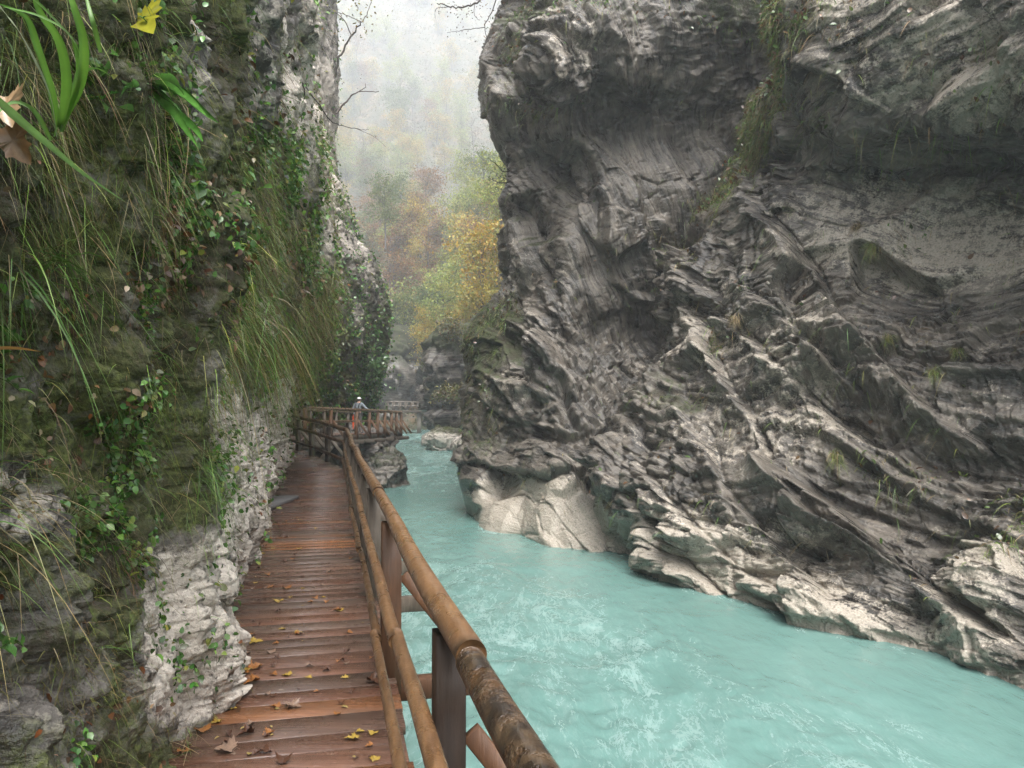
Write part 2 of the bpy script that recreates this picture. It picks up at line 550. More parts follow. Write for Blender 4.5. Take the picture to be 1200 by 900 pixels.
FA = [
    ([(812, 372), (850, 440), (905, 535), (960, 610), (1040, 660)], 30, 0.9, -1),
    ([(905, 250), (960, 330), (1010, 400), (1065, 455), (1120, 500)], 34, 0.9, -1),
    ([(800, 470), (850, 560), (905, 640), (960, 690)], 24, 0.55, -1),
    ([(735, 560), (770, 640), (830, 690)], 20, 0.6, -1),
    ([(740, 500), (790, 590), (850, 655), (930, 700)], 18, 0.45, -1),
    ([(603, 335), (640, 410), (668, 470), (690, 540)], 26, 0.9, 1),
    ([(590, 440), (640, 455), (690, 500)], 18, 0.35, -1),
    ([(560, 470), (620, 505), (700, 520)], 20, 0.4, 1),
    ([(640, 190), (680, 270), (715, 330), (770, 372)], 24, 0.6, 1),
    ([(600, 215), (625, 250), (650, 330), (668, 400)], 20, 0.5, -1),
    ([(690, 150), (760, 230), (800, 290)], 22, 0.45, -1),
    ([(930, 560), (1010, 620), (1100, 690), (1180, 745)], 26, 0.7, -1),
    ([(980, 520), (1080, 590), (1200, 640)], 30, 0.5, 1),
    ([(820, 330), (900, 410), (960, 470)], 16, 0.5, -1),
    ([(850, 300), (930, 380), (1000, 450)], 16, 0.4, -1),
    ([(556, 545), (640, 560), (712, 548)], 22, 0.5, 1),
    ([(870, 690), (960, 725), (1080, 750)], 14, 0.5, 1),
]
for line, w, a, sd_ in FA:
    s_, b_, g_ = fault(xw + wob * 22, yw, line, w, a, sd_)
    D += s_ - 0.28 * np.exp(-(b_ / 3.2) ** 2)
D = blur(D * 0.62, 2)
P1 = P + Nb * D[..., None]

# bedding: beds dip steeply down to the right of the picture, folded by a slow warp
bx_ = np.interp(py, [0, 110, 200, 290, 400, 500, 650], [935, 900, 868, 812, 772, 706, 722])
jag = (fbm(P * 1.3, 3, 21) - 0.5) * 60
isA = px + jag < bx_
isR = ~isA & (py + jag < 205)
isF = ~isA & (py + jag * .6 > 600 + 0.18 * (px - 750))
ang = np.where(isA, R(63), np.where(isR, R(24), np.where(isF, R(37), R(49))))
bn = np.stack([np.sin(ang), 0.35 * np.ones_like(ang), np.cos(ang)], -1)
bn /= np.linalg.norm(bn, axis=-1, keepdims=True)
bt = np.stack([np.cos(ang), np.zeros_like(ang), -np.sin(ang)], -1)
bo = np.cross(bn, bt)
CEN = np.array([4.0, 17.0, 4.0])
wr = np.stack([fbm(P1 * 0.35, 2, 31), fbm(P1 * 0.35, 2, 37), fbm(P1 * 0.35, 2, 41)], -1) - 0.5
def bed_frame(p, w):
    W = p - CEN + w * wr
    return np.stack([(W * bn).sum(-1), (W * bt).sum(-1), (W * bo).sum(-1)], -1)
Q = bed_frame(P1, 0.9)
top_ = roofB * sstep(215, 190, yw)
h1, e1 = facets(Q * np.array([0.85, 0.45, 0.45]), 1, 1.0)
P1 = P1 + Nb * (blur((0.50 - 0.12 * top_) * h1, 4) + 0.25 * (fbm(P1 * 0.5, 3, 61) - 0.5))[..., None]
Q = bed_frame(P1, 0.9)
# smooth slabs keep less relief
slab = np.clip(ell(px, py, 1080, 285, 165, 68, 5, 0.35) + 0.8 * ell(px, py, 690, 300, 55, 95, -25, 0.4)
               + 1.0 * ell(px, py, 618, 600, 112, 56, 4, 0.3) + 0.9 * ell(px, py, 795, 215, 60, 70, -35, 0.4) + 0.6 * ell(px, py, 850, 520, 34, 80, -28, 0.5)
               + 0.6 * ell(px, py, 690, 170, 70, 40, 20, 0.5), 0, 1)
rel = (1 - 0.84 * slab) * (1 - 0.45 * top_) * (1 - 0.45 * sstep(640, 590, px))
Q = bed_frame(P1 + 0.05 * (np.stack([fbm(P1 * 2.4, 2, 33), fbm(P1 * 2.4, 2, 35), fbm(P1 * 2.4, 2, 39)], -1) - 0.5), 0.9)
h2, e2 = facets(Q * np.array([1.7, 0.85, 0.85]), 2, 1.1)
h3, e3 = facets(Q * np.array([5.4, 3.0, 3.0]), 3, 0.9)
b1, g1, tone1 = blocks(Q, 1.5, 0.5, 1, 0.8)
b2, g2, tone2 = blocks(Q + 0.04 * wr, 4.6, 1.6, 2, 0.8)
b3, g3, tone3 = blocks(Q + 0.03 * wr, 14.0, 5.0, 3, 0.7)
broken = sstep(0.35, 0.6, fbm(P1 * 0.45, 3, 43))
broken = broken * (1 - slab)
E = rel * ((0.16 + 0.08 * broken) * blur(b1, 1) + (0.035 + 0.075 * broken) * b2 + (0.006 + 0.022 * broken) * b3 + 0.16 * h2 + 0.06 * h3)
E += rel * 0.07 * (fbm(P1 * 3.0, 4, 67) - 0.5) + 0.02 * (fbm(P1 * 22.0, 2, 73) - 0.5)
crk = sstep(0.5, 0.62, fbm(P1 * 0.8, 3, 47))
E -= np.exp(-(g1 / 0.03) ** 2) * 0.07 * crk * (0.5 + 0.5 * rel) + np.exp(-(g2 / 0.018) ** 2) * 0.03 * crk * rel + np.exp(-(e1 / 0.03) ** 2) * 0.10 * crk
P2 = P1 + Nb * E[..., None]
# the foot stays in the water
low = sstep(0.5, -0.9, P2[..., 2] - WZ)
back = np.ones((nv, nu)); back[-int(40 * CQ):] = 0.5
P2 = P1 * low[..., None] + P2 * (1 - low[..., None]) if False else P2
pale = (0.9 * ell(px, py + 20 * wob, 632, 608, 100, 50, 6, 0.25) + 0.6 * ell(px, py, 1080, 268, 185, 66, 4, 0.4)
        + 0.55 * ell(px, py, 960, 735, 200, 26, 14, 0.5) + 0.5 * ell(px, py, 850, 660, 130, 50, 25, 0.6) + 0.75 * ell(px, py, 1175, 690, 55, 70, 20, 0.5)
        + 0.7 * ell(px, py, 1090, 50, 170, 70, 5, 0.5) + 0.45 * ell(px, py, 600, 400, 40, 90, 0, 0.5) + 0.3 * ell(px, py, 880, 440, 120, 120, 0, 0.6)
        + 0.35 * ell(px, py, 650, 290, 40, 60, -20, 0.5) + 0.35 * ell(px, py, 640, 70, 70, 60, 0, 0.5))
tone = (0.5 * tone1 + 0.3 * tone2 + 0.2 * tone3 - 0.5)
splash = sstep(1.1, 0.1, P2[..., 2] - WZ + 1.2 * wob)
pale = np.clip(pale * 0.9 + 0.4 * splash + 0.75 * tone * (1 - 0.75 * slab) + 0.18 * sstep(690, 760, px) * sstep(240, 330, py), 0, 1)
up = normals(P2)
up = up * np.sign((up * Nb).sum(-1, keepdims=True))
upz = blur(up[..., 2], 3)
moss = (0.4 * sstep(0.3, 0.7, upz) * sstep(640, 420, py)
        + 0.8 * fault(px, py, [(945, 40), (905, 120), (865, 200), (845, 240)], 16, 1.0, 1)[0] + 0.8 * fault(px, py, [(945, 40), (905, 120), (865, 200), (845, 240)], 16, 1.0, -1)[0]
        + 0.8 * ell(px, py, 880, 15, 80, 35, 0, 0.5) + 0.6 * ell(px, py, 610, 50, 40, 70, 0, 0.6) + 0.8 * ell(px, py, 575, 390, 45, 40, -40, 0.5)
        + 0.55 * ell(px, py, 575, 470, 35, 80, 0, 0.5) + 0.5 * ell(px, py, 700, 20, 90, 22, 0, 0.5) + 0.5 * ell(px, py, 1150, 640, 70, 50, 20, 0.5)
        + 0.4 * ell(px, py, 780, 470, 60, 30, 0, 0.6) + 0.4 * ell(px, py, 640, 260, 30, 60, 0, 0.6))
moss = np.clip(moss * sstep(0.3, 1.3, P2[..., 2] - WZ), 0, 1)
ff = grid_faces(nv, nu)
if (np.cross(P2[nv//2, nu//2+1] - P2[nv//2, nu//2], P2[nv//2+1, nu//2] - P2[nv//2, nu//2]) * Nb[nv//2, nu//2]).sum() < 0:
    ff = ff[:, ::-1]
cliff = mesh_np('cliff', P2, ff, M['rock'], None, {'pale': pale.ravel(), 'moss': moss.ravel(), 'bedco': Q.reshape(-1, 3)})
tag(cliff, 'dark wet folded limestone cliff rising from the river opposite the boardwalk', 'cliff', kind='structure')
CL = dict(P=P2, N=blur(up, 2), px=px, py=py, moss=moss)

# ------------- the overgrown rock wall beside the boardwalk
ST = np.array([(-1.45, -4), (-1.3, -0.5), (-1.36, 1.7), (-1.62, 3.6), (-2.6, 7), (-3.62, 10.8), (-4.75, 15), (-5.7, 18.8), (-7.6, 22.0), (-9.5, 25.5),
               (-10.3, 31), (-10.1, 37), (-9.0, 41.5), (-8.7, 46), (-9.5, 51), (-12.5, 57), (-19, 66)], float)
ZL = [-4.5, -1.0, -0.12, 0.6, 1.5, 2.6, 4.2, 6.5, 9.5, 13.5, 18.5, 25, 32]
OFF = np.array([                            # how far the wall leans out over its foot at each height
    [.7, .6, .0, .0, -.02, .1, .15, 0, -.3, -.9, -2, -4, -7],
    [.7, .6, .0, .0, -.02, .1, .15, 0, -.3, -.9, -2, -4, -7],
    [.8, .7, .0, .0, .0, .12, .2, .1, -.2, -.9, -2, -4, -7],
    [.9, .8, .05, .0, -.04, .10, .25, .2, -.1, -.8, -2, -4, -7],
    [.9, .8, .05, .05, -.05, .05, .35, .4, .1, -.6, -2, -4, -7],
    [.9, .8, .05, .05, -.05, .1, .5, .6, .2, -.4, -1.6, -4, -7],
    [.9, .8, .05, .05, .0, .3, .8, .8, .4, -.2, -1.4, -3, -6],
    [1.0, .8, .1, .05, .0, .5, 1.1, 1.0, .5, .0, -1, -2.5, -5],
    [1.6, 1.4, .2, .1, .3, 1.2, 2.0, 2.2, 1.9, 1.4, .2, -1, -3],
    [2.4, 2.0, .8, .3, .6, 1.6, 2.6, 2.9, 2.7, 2.0, .8, -.6, -2],
    [2.6, 2.2, 1.2, .4, .4, 1.0, 2.0, 2.3, 1.9, .8, -.6, -1.8, -3],
    [2.2, 1.8, .9, .2, .0, .3, .9, 1.3, 1.0, -.5, -1.6, -1.9, -3],
    [1.8, 1.4, .7, .1, -.2, .0, .3, .8, .6, -1.3, -2.5, -2.2, -3],
    [1.6, 1.2, .6, .0, .0, .1, .4, .9, .6, -1.4, -2.7, -2.4, -3],
    [1, .8, .3, 0, 0, .1, .4, .7, .3, -1.4, -2.7, -2.4, -3],
    [0, 0, 0, 0, 0, 0, 0, 0, 0, -.4, -1.7, -2, -3],
    [0, 0, 0, 0, 0, 0, 0, 0, 0, -.4, -1.7, -2, -3]], float)
tan_ = np.gradient(ST, axis=0)
tan_ /= np.linalg.norm(tan_, axis=1)[:, None]
nrm2 = np.stack([tan_[:, 1], -tan_[:, 0]], 1)
nrm2[8:12] = [(0.95, -0.3), (0.97, -.2), (1, 0), (1, .0)]
P = np.zeros((len(ST), len(ZL), 3))
for i in range(len(ST)):
    for j in range(len(ZL)):
        P[i, j, :2] = ST[i] + nrm2[i] * OFF[i, j]
        P[i, j, 2] = ZL[j] if ZL[j] < 6.5 else 6.5 + (ZL[j] - 6.5) * np.interp(i, [5, 9], [0.30, 1.0])
wu = [int(x * CQ) for x in (16, 40, 180, 150, 110, 80, 60, 50, 46, 40, 40, 50, 50, 50, 30, 20)]
wv = [int(x * CQ) for x in (24, 40, 90, 110, 120, 130, 110, 90, 70, 60, 50, 30)]
P = spline_rows(P, wu)
P = spline_rows(P.transpose(1, 0, 2), wv)
nv, nu = P.shape[:2]
px, py, dep = project(P)
px = np.where(P[..., 1] < 0.3, -600, px)
N = normals(P)
if N[nv // 3, nu // 3, 0] < 0:
    N = -N
Nb = blur(N, 10)
Nb /= np.linalg.norm(Nb, axis=-1, keepdims=True) + 1e-9
sc = np.clip(P[..., 1:2] / 9.0, 0.45, 1.6)         # coarser blocks further along the wall
near = sstep(9, 2, P[..., 1])
def wall_frame(P):
    wr = np.stack([fbm(P * 0.8, 3, 131), fbm(P * 0.8, 3, 137), fbm(P * 0.8, 3, 141)], -1) - 0.5
    W = P + 0.45 * wr
    return np.stack([W[..., 1] + 0.25 * W[..., 2], W[..., 2] * 0.62 - 0.3 * W[..., 1], W[..., 0]], -1)
amp = 0.30 + 0.70 * sstep(5, 24, P[..., 1])
Q = wall_frame(P)
h1, e1 = facets(Q * np.array([0.8, 0.45, 0.5]), 11, 0.8)
h2, e2 = facets(Q * np.array([1.9, 1.7, 1.7]), 12, 0.8)
E = amp * (0.55 * h1 + 0.26 * h2) + 0.5 * amp * (fbm(P * 0.9, 3, 71) - 0.5) + 0.10 * sstep(1.6, 2.8, P[..., 2]) * (ridged(P * 0.7, 3, 81) - 0.45) * sstep(60, 40, P[..., 1])
P1 = P + Nb * blur(E, 4)[..., None]
Q = wall_frame(P1)
h3, e3 = facets(Q * np.array([5.5, 4.6, 5.0]), 13, 0.9)
h4, e4 = facets(Q * np.array([15, 13, 13.]), 14, 0.9)
E = (0.065 + 0.04 * amp) * h3 + 0.022 * h4
E += 0.10 * (ridged(P1 * np.array([2.6, 2.6, 1.8]), 4, 75) - 0.6) + 0.055 * (fbm(P1 * 9, 3, 77) - 0.5) - 0.05 * near * sstep(.62, .78, fbm(P1 * 7.0, 3, 79)) + near * 0.022 * (ridged(P1 * 24, 2, 83) - .6)
E -= np.exp(-(e2 / 0.05) ** 2) * 0.05 + np.exp(-(e3 / 0.06) ** 2) * 0.03
P2 = P1 + Nb * E[..., None]
# bare pale rock shows low along the path, elsewhere soil and plants cover the wall
bare = (1.1 * ell(px, py, 290, 600, 76, 125, 12, 0.4) + 1.1 * ell(px, py, 232, 735, 62, 120, 14, 0.4) + 1.0 * ell(px, py, 240, 480, 32, 90, 0, 0.4)
        + 0.8 * ell(px, py, 325, 480, 30, 60, 0, 0.5) + 0.7 * ell(px, py, 60, 585, 44, 44, 0, 0.4) + 0.8 * ell(px, py, 300, 375, 30, 26, 20, 0.4)
        + 0.25 * ell(px, py, 130, 790, 100, 90, 0, 0.5) + 0.25 * ell(px, py, 60, 850, 90, 60, 0, 0.5) + 0.2 * ell(px, py, 120, 660, 70, 60, 0, 0.5)
        + 0.6 * ell(px, py, 225, 75, 24, 70, 0, 0.5) + 0.55 * ell(px, py, 330, 70, 40, 110, 0, 0.6) + 0.55 * ell(px, py, 365, 170, 30, 130, 0, 0.5)
        + 0.55 * ell(px, py, 410, 290, 40, 120, 0, 0.35) + 0.5 * ell(px, py, 385, 80, 30, 100, 0, 0.35))
bare = np.clip(bare + 0.5 * (fbm(P * 1.3, 4, 91) - 0.52) * 2, 0, 1)
up = normals(P2)
up = up * np.sign((up * Nb).sum(-1, keepdims=True))
moss = np.clip(0.95 - 0.80 * bare, 0, 1)
wall = mesh_np('rock_wall', P2, grid_faces(nv, nu, (np.cross(P[nv//3, nu//3+1] - P[nv//3, nu//3], P[nv//3+1, nu//3] - P[nv//3, nu//3]) * Nb[nv//3, nu//3]).sum() < 0),
               M['wall_rock'], None, {'pale': np.clip(0.07 + bare * 0.76, 0, 0.8).ravel(), 'moss': moss.ravel(), 'bedco': Q.reshape(-1, 3)})
tag(wall, 'pale overgrown rock wall leaning over the inner side of the boardwalk', 'rock wall', kind='structure')
WALL = dict(P=P2, N=blur(up, 4), px=px, py=py, bare=bare, dep=P[..., 1], Nb=Nb)

# ------------- valley floor and forested slopes as one sheet
def river_x(y):
    return np.interp(y, [-60, 0, 8, 25, 45, 70, 100, 125, 180], [9, 4.5, 3.2, -3.2, -5.2, -8.0, -12.8, -19, -60])
def hill_z(x, y):
    w = np.interp(y, [-60, 25, 45, 62, 90, 110], [15, 13, 12, 6.0, 3.0, 3.0])
    s = np.maximum(0, np.abs(x - river_x(y)) - w)
    side = np.interp(s, [0, 3, 12, 40, 90, 300], [0, 4, 15, 26, 44, 120]) * np.interp(y, [-60, 0, 60, 110], [0.5, 0.7, 1.0, 1.9])
    rise = np.interp(y, [0, 104, 112, 130, 180, 260, 370, 500, 640, 720], [0, 0, 8, 17, 34, 69, 131, 229, 385, 480])
    left = np.interp(x / np.maximum(y, 60), [-.26, -.17, -.06, 0.02, .1], [1.08, 1.03, 1.0, 0.95, 1.0])
    z = -4.5 + np.maximum(side, rise * left)
    p = np.stack(np.broadcast_arrays(x, y, 0 * x), -1)
    return z + (fbm(p * 0.05, 4, 5) - 0.5) * np.minimum(s + rise * 0.5, 22) + (fbm(p * 0.3, 3, 6) - 0.5) * np.minimum(s * .5, 3)
xs = np.concatenate([np.linspace(-300, -60, 90), np.linspace(-58, 30, 180), np.linspace(32, 300, 60)])
ys = np.concatenate([np.linspace(-110, 40, 50), np.linspace(42, 200, 170), np.linspace(204, 720, 130)])
X, Y = np.meshgrid(xs, ys)
t = NT('forest_floor')
co = t.obj()
base = t.mix(t.ramp(t.noise(co, 0.35, 5, 0.65), 0.35, 0.65), (0.075, 0.06, 0.036), (0.045, 0.055, 0.022))
base = t.mix(t.ramp(t.noise(co, 0.12, 4), 0.52, 0.66), base, (0.15, 0.10, 0.05))
base = t.mix(t.ramp(t.noise(co, 0.9, 5, 0.7), 0.56, 0.66), base, (0.15, 0.145, 0.135))
t.set(Base_Color=base, Roughness=0.9, Normal=t.bump(t.noise(co, 0.8, 6, 0.7), 0.8, 0.8))
M['floor'] = t.m
hill = mesh_np('terrain', np.stack([X, Y, hill_z(X, Y)], -1), grid_faces(len(ys), len(xs)), M['floor'], smooth=True)
tag(hill, 'steep forested slopes of the gorge closing in behind the river', 'hillside', kind='structure')

# ------------- river
def water_z(y):
    return WZ + np.interp(y, [0, 38, 44, 60, 68, 100, 140], [0, 0, 0.12, 0.25, 0.5, 0.85, 1.0])
yy = np.concatenate([np.linspace(-60, 2, 30), 2 * (150 / 2) ** np.linspace(0.01, 1, 620)])
uu = np.linspace(-1, 1, 420)
wdt = np.interp(yy, [-60, 0, 20, 40, 70, 110], [18, 14, 12, 10, 9, 8])
X = river_x(yy)[:, None] + uu[None] * wdt[:, None]
Y = np.repeat(yy[:, None], len(uu), 1)
def flow(x, y):
    """coordinates along and across the current"""
    return y, x - river_x(y)
A, B = flow(X, Y)
rough = sstep(2.6, -1.2, B - np.interp(A, [0, 9, 14, 22, 40], [-0.6, 0.6, 0.2, -0.3, 4.0]))
rough = np.clip(rough * sstep(24, 12, A) + 0.45 + 0.75 * sstep(30, 42, A), 0.25, 1.3)
q = np.stack([X * 1.0, Y * 0.55, 0 * X], -1)
q = q + 0.6 * np.stack([fbm(q * 0.7, 2, 2), fbm(q * 0.7, 2, 4), 0 * X], -1)
H = 0.16 * (ridged(q * 0.8, 3, 14) - 0.6) + 0.10 * (fbm(q * 2.6, 3, 15) - 0.5) + 0.035 * (ridged(q * 6.0, 2, 16) - 0.6)
far = sstep(34, 44, A)
H = H * rough * 0.75 + far * 0.30 * (fbm(np.stack([X * 0.35, Y * 0.30, 0 * X], -1), 3, 19) - 0.5)
Z = water_z(Y) + H
t = NT('river_water')
co = t.obj()
cw = t.n('Mapping', Vector=co, Scale=(1.0, 0.38, 1.0), Rotation=(0, 0, R(14)))
foam = t.attr('foam')
n1 = t.noise(cw, 1.4, 6, 0.68, 1.6)
n2 = t.noise(cw, 4.5, 5, 0.65, 1.2)
# thin curling threads of foam: narrow bands of a warped noise
th = t.ramp(t.math('ABSOLUTE', t.math('SUBTRACT', n1, 0.5)), 0.035, 0.0)
th2 = t.ramp(t.math('ABSOLUTE', t.math('SUBTRACT', n2, 0.5)), 0.045, 0.0)
lace = t.math('ADD', t.math('MULTIPLY', th, 0.6), t.math('MULTIPLY', th2, 0.5), True)
patch = t.ramp(t.noise(cw, 0.7, 6, 0.72, 1.0), 0.44, 0.62)
ff_ = t.math('MULTIPLY', t.math('ADD', t.math('MULTIPLY', lace, patch), t.ramp(t.math('ADD', t.noise(cw, 2.0, 6, 0.75, 0.7), t.math('MULTIPLY', patch, 0.12)), 0.60, 0.85, 0, 0.45), True), foam, True)
milky = t.mix(t.ramp(t.noise(cw, 0.35, 3, 0.5, 0.5), 0.3, 0.7), (0.084, 0.162, 0.144), (0.110, 0.198, 0.177))
t.set(Base_Color=t.mix(t.math('MULTIPLY', ff_, 0.38), milky, (0.44, 0.53, 0.52)), Roughness=t.ramp(ff_, 0, 1, 0.2, 0.55), IOR=1.33)
b = t.bump(t.noise(cw, 3.2, 5, 0.6, 0.6), 0.32, 0.10)
b = t.bump(t.noise(cw, 11.0, 4, 0.6, 0.4), 0.28, 0.02, b)
t.set(Normal=b)
foamA = np.clip(rough * 0.85 - 0.27 + 0.75 * far, 0.05, 1)
calm = sstep(1.0, 2.4, B - np.interp(A, [0, 7, 9, 14, 22, 30], [-.5, 0.0, .5, .2, .4, 3])) * sstep(30, 20, A)
foamA = foamA * (1 - 0.85 * calm)
edge_ = (np.abs(CL['P'][..., 2] - WZ) < 0.12) & (CL['px'] < 1500)
ey, ex = CL['P'][..., 1][edge_], CL['P'][..., 0][edge_]
by = np.linspace(2, 34, 160)
bx = np.array([ex[np.abs(ey - b) < 0.25].min() if (np.abs(ey - b) < 0.25).any() else 99 for b in by])
gap = np.interp(Y, by, bx) - X
foamA = np.clip(foamA + 0.9 * np.exp(-np.clip(gap, 0, 9) / 0.16) * (gap > -0.3) * sstep(34, 30, Y) * (fbm(np.stack([X * 1.5, Y * 1.5, 0 * X], -1), 3, 88) > .46), 0, 1)
water = mesh_np('river', np.stack([X, Y, Z], -1), grid_faces(len(yy), len(uu)), t.m, None, {'foam': foamA.ravel()}, smooth=True)
tag(water, 'milky turquoise river running through the gorge', 'river', kind='structure')
# ---------------------------------------------------------------- mist in the gorge
hb = MB()
hb.box((0, 310, 262), (315, 0, 0), (0, 435, 0), (0, 0, 270))
t = NT('mist')
t.t.nodes.remove(t.b)
pv = t.t.nodes.new('ShaderNodeVolumePrincipled')
pv.inputs['Color'].default_value = (0.87, 0.905, 0.955, 1)
pv.inputs['Density'].default_value = 0.00125
pv.inputs['Anisotropy'].default_value = 0.2
t.t.links.new(pv.outputs[0], t.t.nodes['Material Output'].inputs['Volume'])
haze = hb.build('haze', t.m)
tag(haze, 'pale autumn mist filling the gorge and veiling the far slopes', 'mist', kind='stuff')

# ---------------------------------------------------------------- boardwalk
t = NT('wet_planks')
c = t.attr('Col', 'Color')
cg = t.obj(rot=(0, 0, R(-13.3)), scale=(0.5, 9.0, 9.0))
co = t.obj()
g1 = t.noise(cg, 4.0, 6, 0.7, 0.4)
g2 = t.noise(co, 1.3, 5, 0.65)
base = t.mix(t.ramp(g1, 0.3, 0.7), t.mix(1.0, c, (0.45, 0.42, 0.42), 'MULTIPLY'), c)
base = t.mix(t.ramp(g2, 0.55, 0.72, 0, 0.6), base, (0.085, 0.062, 0.048))
spk = t.noise(co, 14.0, 3, 0.6)
base = t.mix(t.ramp(spk, 0.68, 0.74, 0, 0.55), base, (0.30, 0.24, 0.18))
base = t.mix(t.ramp(t.noise(co, 22.0, 3, 0.6), 0.66, 0.72, 0, 0.8), base, (0.030, 0.020, 0.014))
t.set(Base_Color=base, Roughness=t.ramp(t.math('ADD', g2, t.math('MULTIPLY', g1, 0.3)), 0.45, 0.85, 0.10, 0.42))
t.set(Normal=t.bump(t.noise(co, 60.0, 3), 0.25, 0.003, t.bump(g1, 0.5, 0.012)))
M['plank'] = t.m

t = NT('pole_wood')
c = t.attr('Col', 'Color')
co = t.obj()
g = t.noise(t.obj(rot=(0, 0, R(-13.3)), scale=(9, 0.9, 9)), 3.0, 6, 0.7, 0.5)
pt = t.noise(co, 5.5, 5, 0.7)
base = t.mix(t.ramp(g, 0.3, 0.7), t.mix(1.0, c, (0.42, 0.38, 0.36), 'MULTIPLY'), c)
kn = t.n('TexVoronoi', 'Distance', Vector=co, Scale=5.5)
base = t.mix(t.ramp(kn, 0.11, 0.05, 0, 0.85), base, (0.05, 0.028, 0.015))
brk = t.attr('bark')
bf = t.math('MULTIPLY', brk, t.ramp(pt, 0.40, 0.52), True)
base = t.mix(bf, base, t.mix(t.ramp(t.noise(co, 18.0, 4), 0.4, 0.65), (0.018, 0.012, 0.008), (0.075, 0.048, 0.026)))
t.set(Base_Color=base, Roughness=t.ramp(t.noise(co, 7.0, 3), 0.35, 0.65, 0.22, 0.5))
t.set(Normal=t.bump(bf, 0.8, 0.01, t.bump(pt, 0.4, 0.012, t.bump(g, 0.5, 0.008))))
M['pole'] = t.m

t = NT('sawn_timber')
c = t.attr('Col', 'Color')
co = t.obj()
g = t.noise(t.obj(scale=(8, 8, 0.8)), 3.0, 6, 0.7, 0.4)
base = t.mix(t.ramp(g, 0.3, 0.7), t.mix(1.0, c, (0.4, 0.38, 0.36), 'MULTIPLY'), c)
base = t.mix(t.ramp(t.noise(co, 2.2, 4), 0.5, 0.7, 0, 0.7), base, (0.028, 0.017, 0.010))
t.set(Base_Color=base, Roughness=t.ramp(t.noise(co, 4.0, 3), 0.35, 0.65, 0.45, 0.8), Normal=t.bump(g, 0.5, 0.01))
t.b.inputs['Specular IOR Level'].default_value = 0.25
M['timber'] = t.m
t = NT('galvanised_steel')
t.set(Base_Color=t.mix(t.noise(t.obj(), 30.0, 3), (0.32, 0.34, 0.36), (0.5, 0.52, 0.55)), Metallic=0.9, Roughness=0.38)
M['steel'] = t.m

def rail_x(d):
    return 0.375 - 0.2365 * d
RP = np.array([(1.08, -3, 0), (-2.403, 12, 0), (-4.31, 20, .12), (-7.05, 25, .42), (-7.70, 28.2, .70), (-6.02, 41.3, .50)])
LP = np.array([(-0.43, -3.36, 0), (-3.915, 11.64, 0), (-5.84, 19.7, .12), (-8.9, 25.3, .42), (-9.7, 28.6, .70), (-9.3, 41.3, .50)])
def deck(RP, LP, name, parent, pw=0.22):
    mb = MB()
    for k in range(len(RP) - 1):
        r0, r1, l0, l1 = RP[k], RP[k + 1], LP[k], LP[k + 1]
        n = max(1, int(round(np.linalg.norm(r1 - r0) / pw)))
        cuts = np.cumsum(RNG.uniform(0.85, 1.15, n)); cuts = np.concatenate([[0], cuts / cuts[-1]])
        for a, b in zip(cuts[:-1], cuts[1:]):
            ra, rb, la, lb = r0 + (r1 - r0) * a, r0 + (r1 - r0) * b, l0 + (l1 - l0) * a, l0 + (l1 - l0) * b
            L = np.linalg.norm(rb - ra)
            e = 0.0014 / L if RNG.random() > 0.07 else 0.010 / L
            if k == 0 and 4.52 < ra[1] < 4.74: e = 0.013 / L
            ra, rb, la, lb = ra + (rb - ra) * e, rb - (rb - ra) * e, la + (lb - la) * e, lb - (lb - la) * e
            o = (RNG.random() - 0.5) * 0.05
            side = (ra - la) / np.linalg.norm(ra - la)
            ra, rb = ra + side * o, rb + side * o
            dz = (RNG.random() - 0.5) * 0.004
            ti = (RNG.random(2) - 0.5) * 0.002
            q = [ra, rb, lb, la]
            dirv = (rb - ra) / np.linalg.norm(rb - ra)
            top = []
            for i, w in enumerate(q):
                w = w.copy(); w[2] += dz + (ti[0] if i in (1, 2) else 0) + (ti[1] if i in (2, 3) else 0)
                top.append(w)
            ch = 0.004
            inn = [top[0] + dirv * ch, top[1] - dirv * ch, top[2] - dirv * ch, top[3] + dirv * ch]
            v = inn + [w - [0, 0, .004] for w in top] + [w - [0, 0, .045] for w in top]
            f = [(0, 1, 2, 3), (4, 5, 1, 0), (5, 6, 2, 1), (6, 7, 3, 2), (7, 4, 0, 3), (8, 9, 5, 4), (9, 10, 6, 5), (10, 11, 7, 6), (11, 8, 4, 7), (11, 10, 9, 8)]
            hue = RNG.random()
            col = np.array([0.185, 0.088, 0.054]) * (1 - hue) + np.array([0.125, 0.084, 0.062]) * hue
            if RNG.random() < 0.13: col = np.array([0.27, 0.12, 0.055])
            col = col * RNG.uniform(0.7, 1.15)
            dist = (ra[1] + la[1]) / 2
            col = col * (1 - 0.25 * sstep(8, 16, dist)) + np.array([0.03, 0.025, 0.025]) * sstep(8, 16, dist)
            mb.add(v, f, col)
    return mb.build(name, M['plank'], parent)

bw = thing('boardwalk', 'wet red-brown plank boardwalk running along the rock wall and bending over the river', 'boardwalk', (0, 0, 0))
deck(RP, LP, 'deck', bw)
GREY, RED, DARK, PALE = np.array([.14, .115, .09]), np.array([.095, .045, .022]), np.array([.020, .010, .005]), np.array([.185, .100, .045])
mb = MB()
for pl, o in ((RP, -0.05), (LP, 0.10)):
    for a, b in zip(pl[:-1], pl[1:]):
        mb.beam(a + [o, 0, -.155], b + [o, 0, -.155], .10, .20, .01, GREY * .8)
mb.build('stringer', M['timber'], bw)

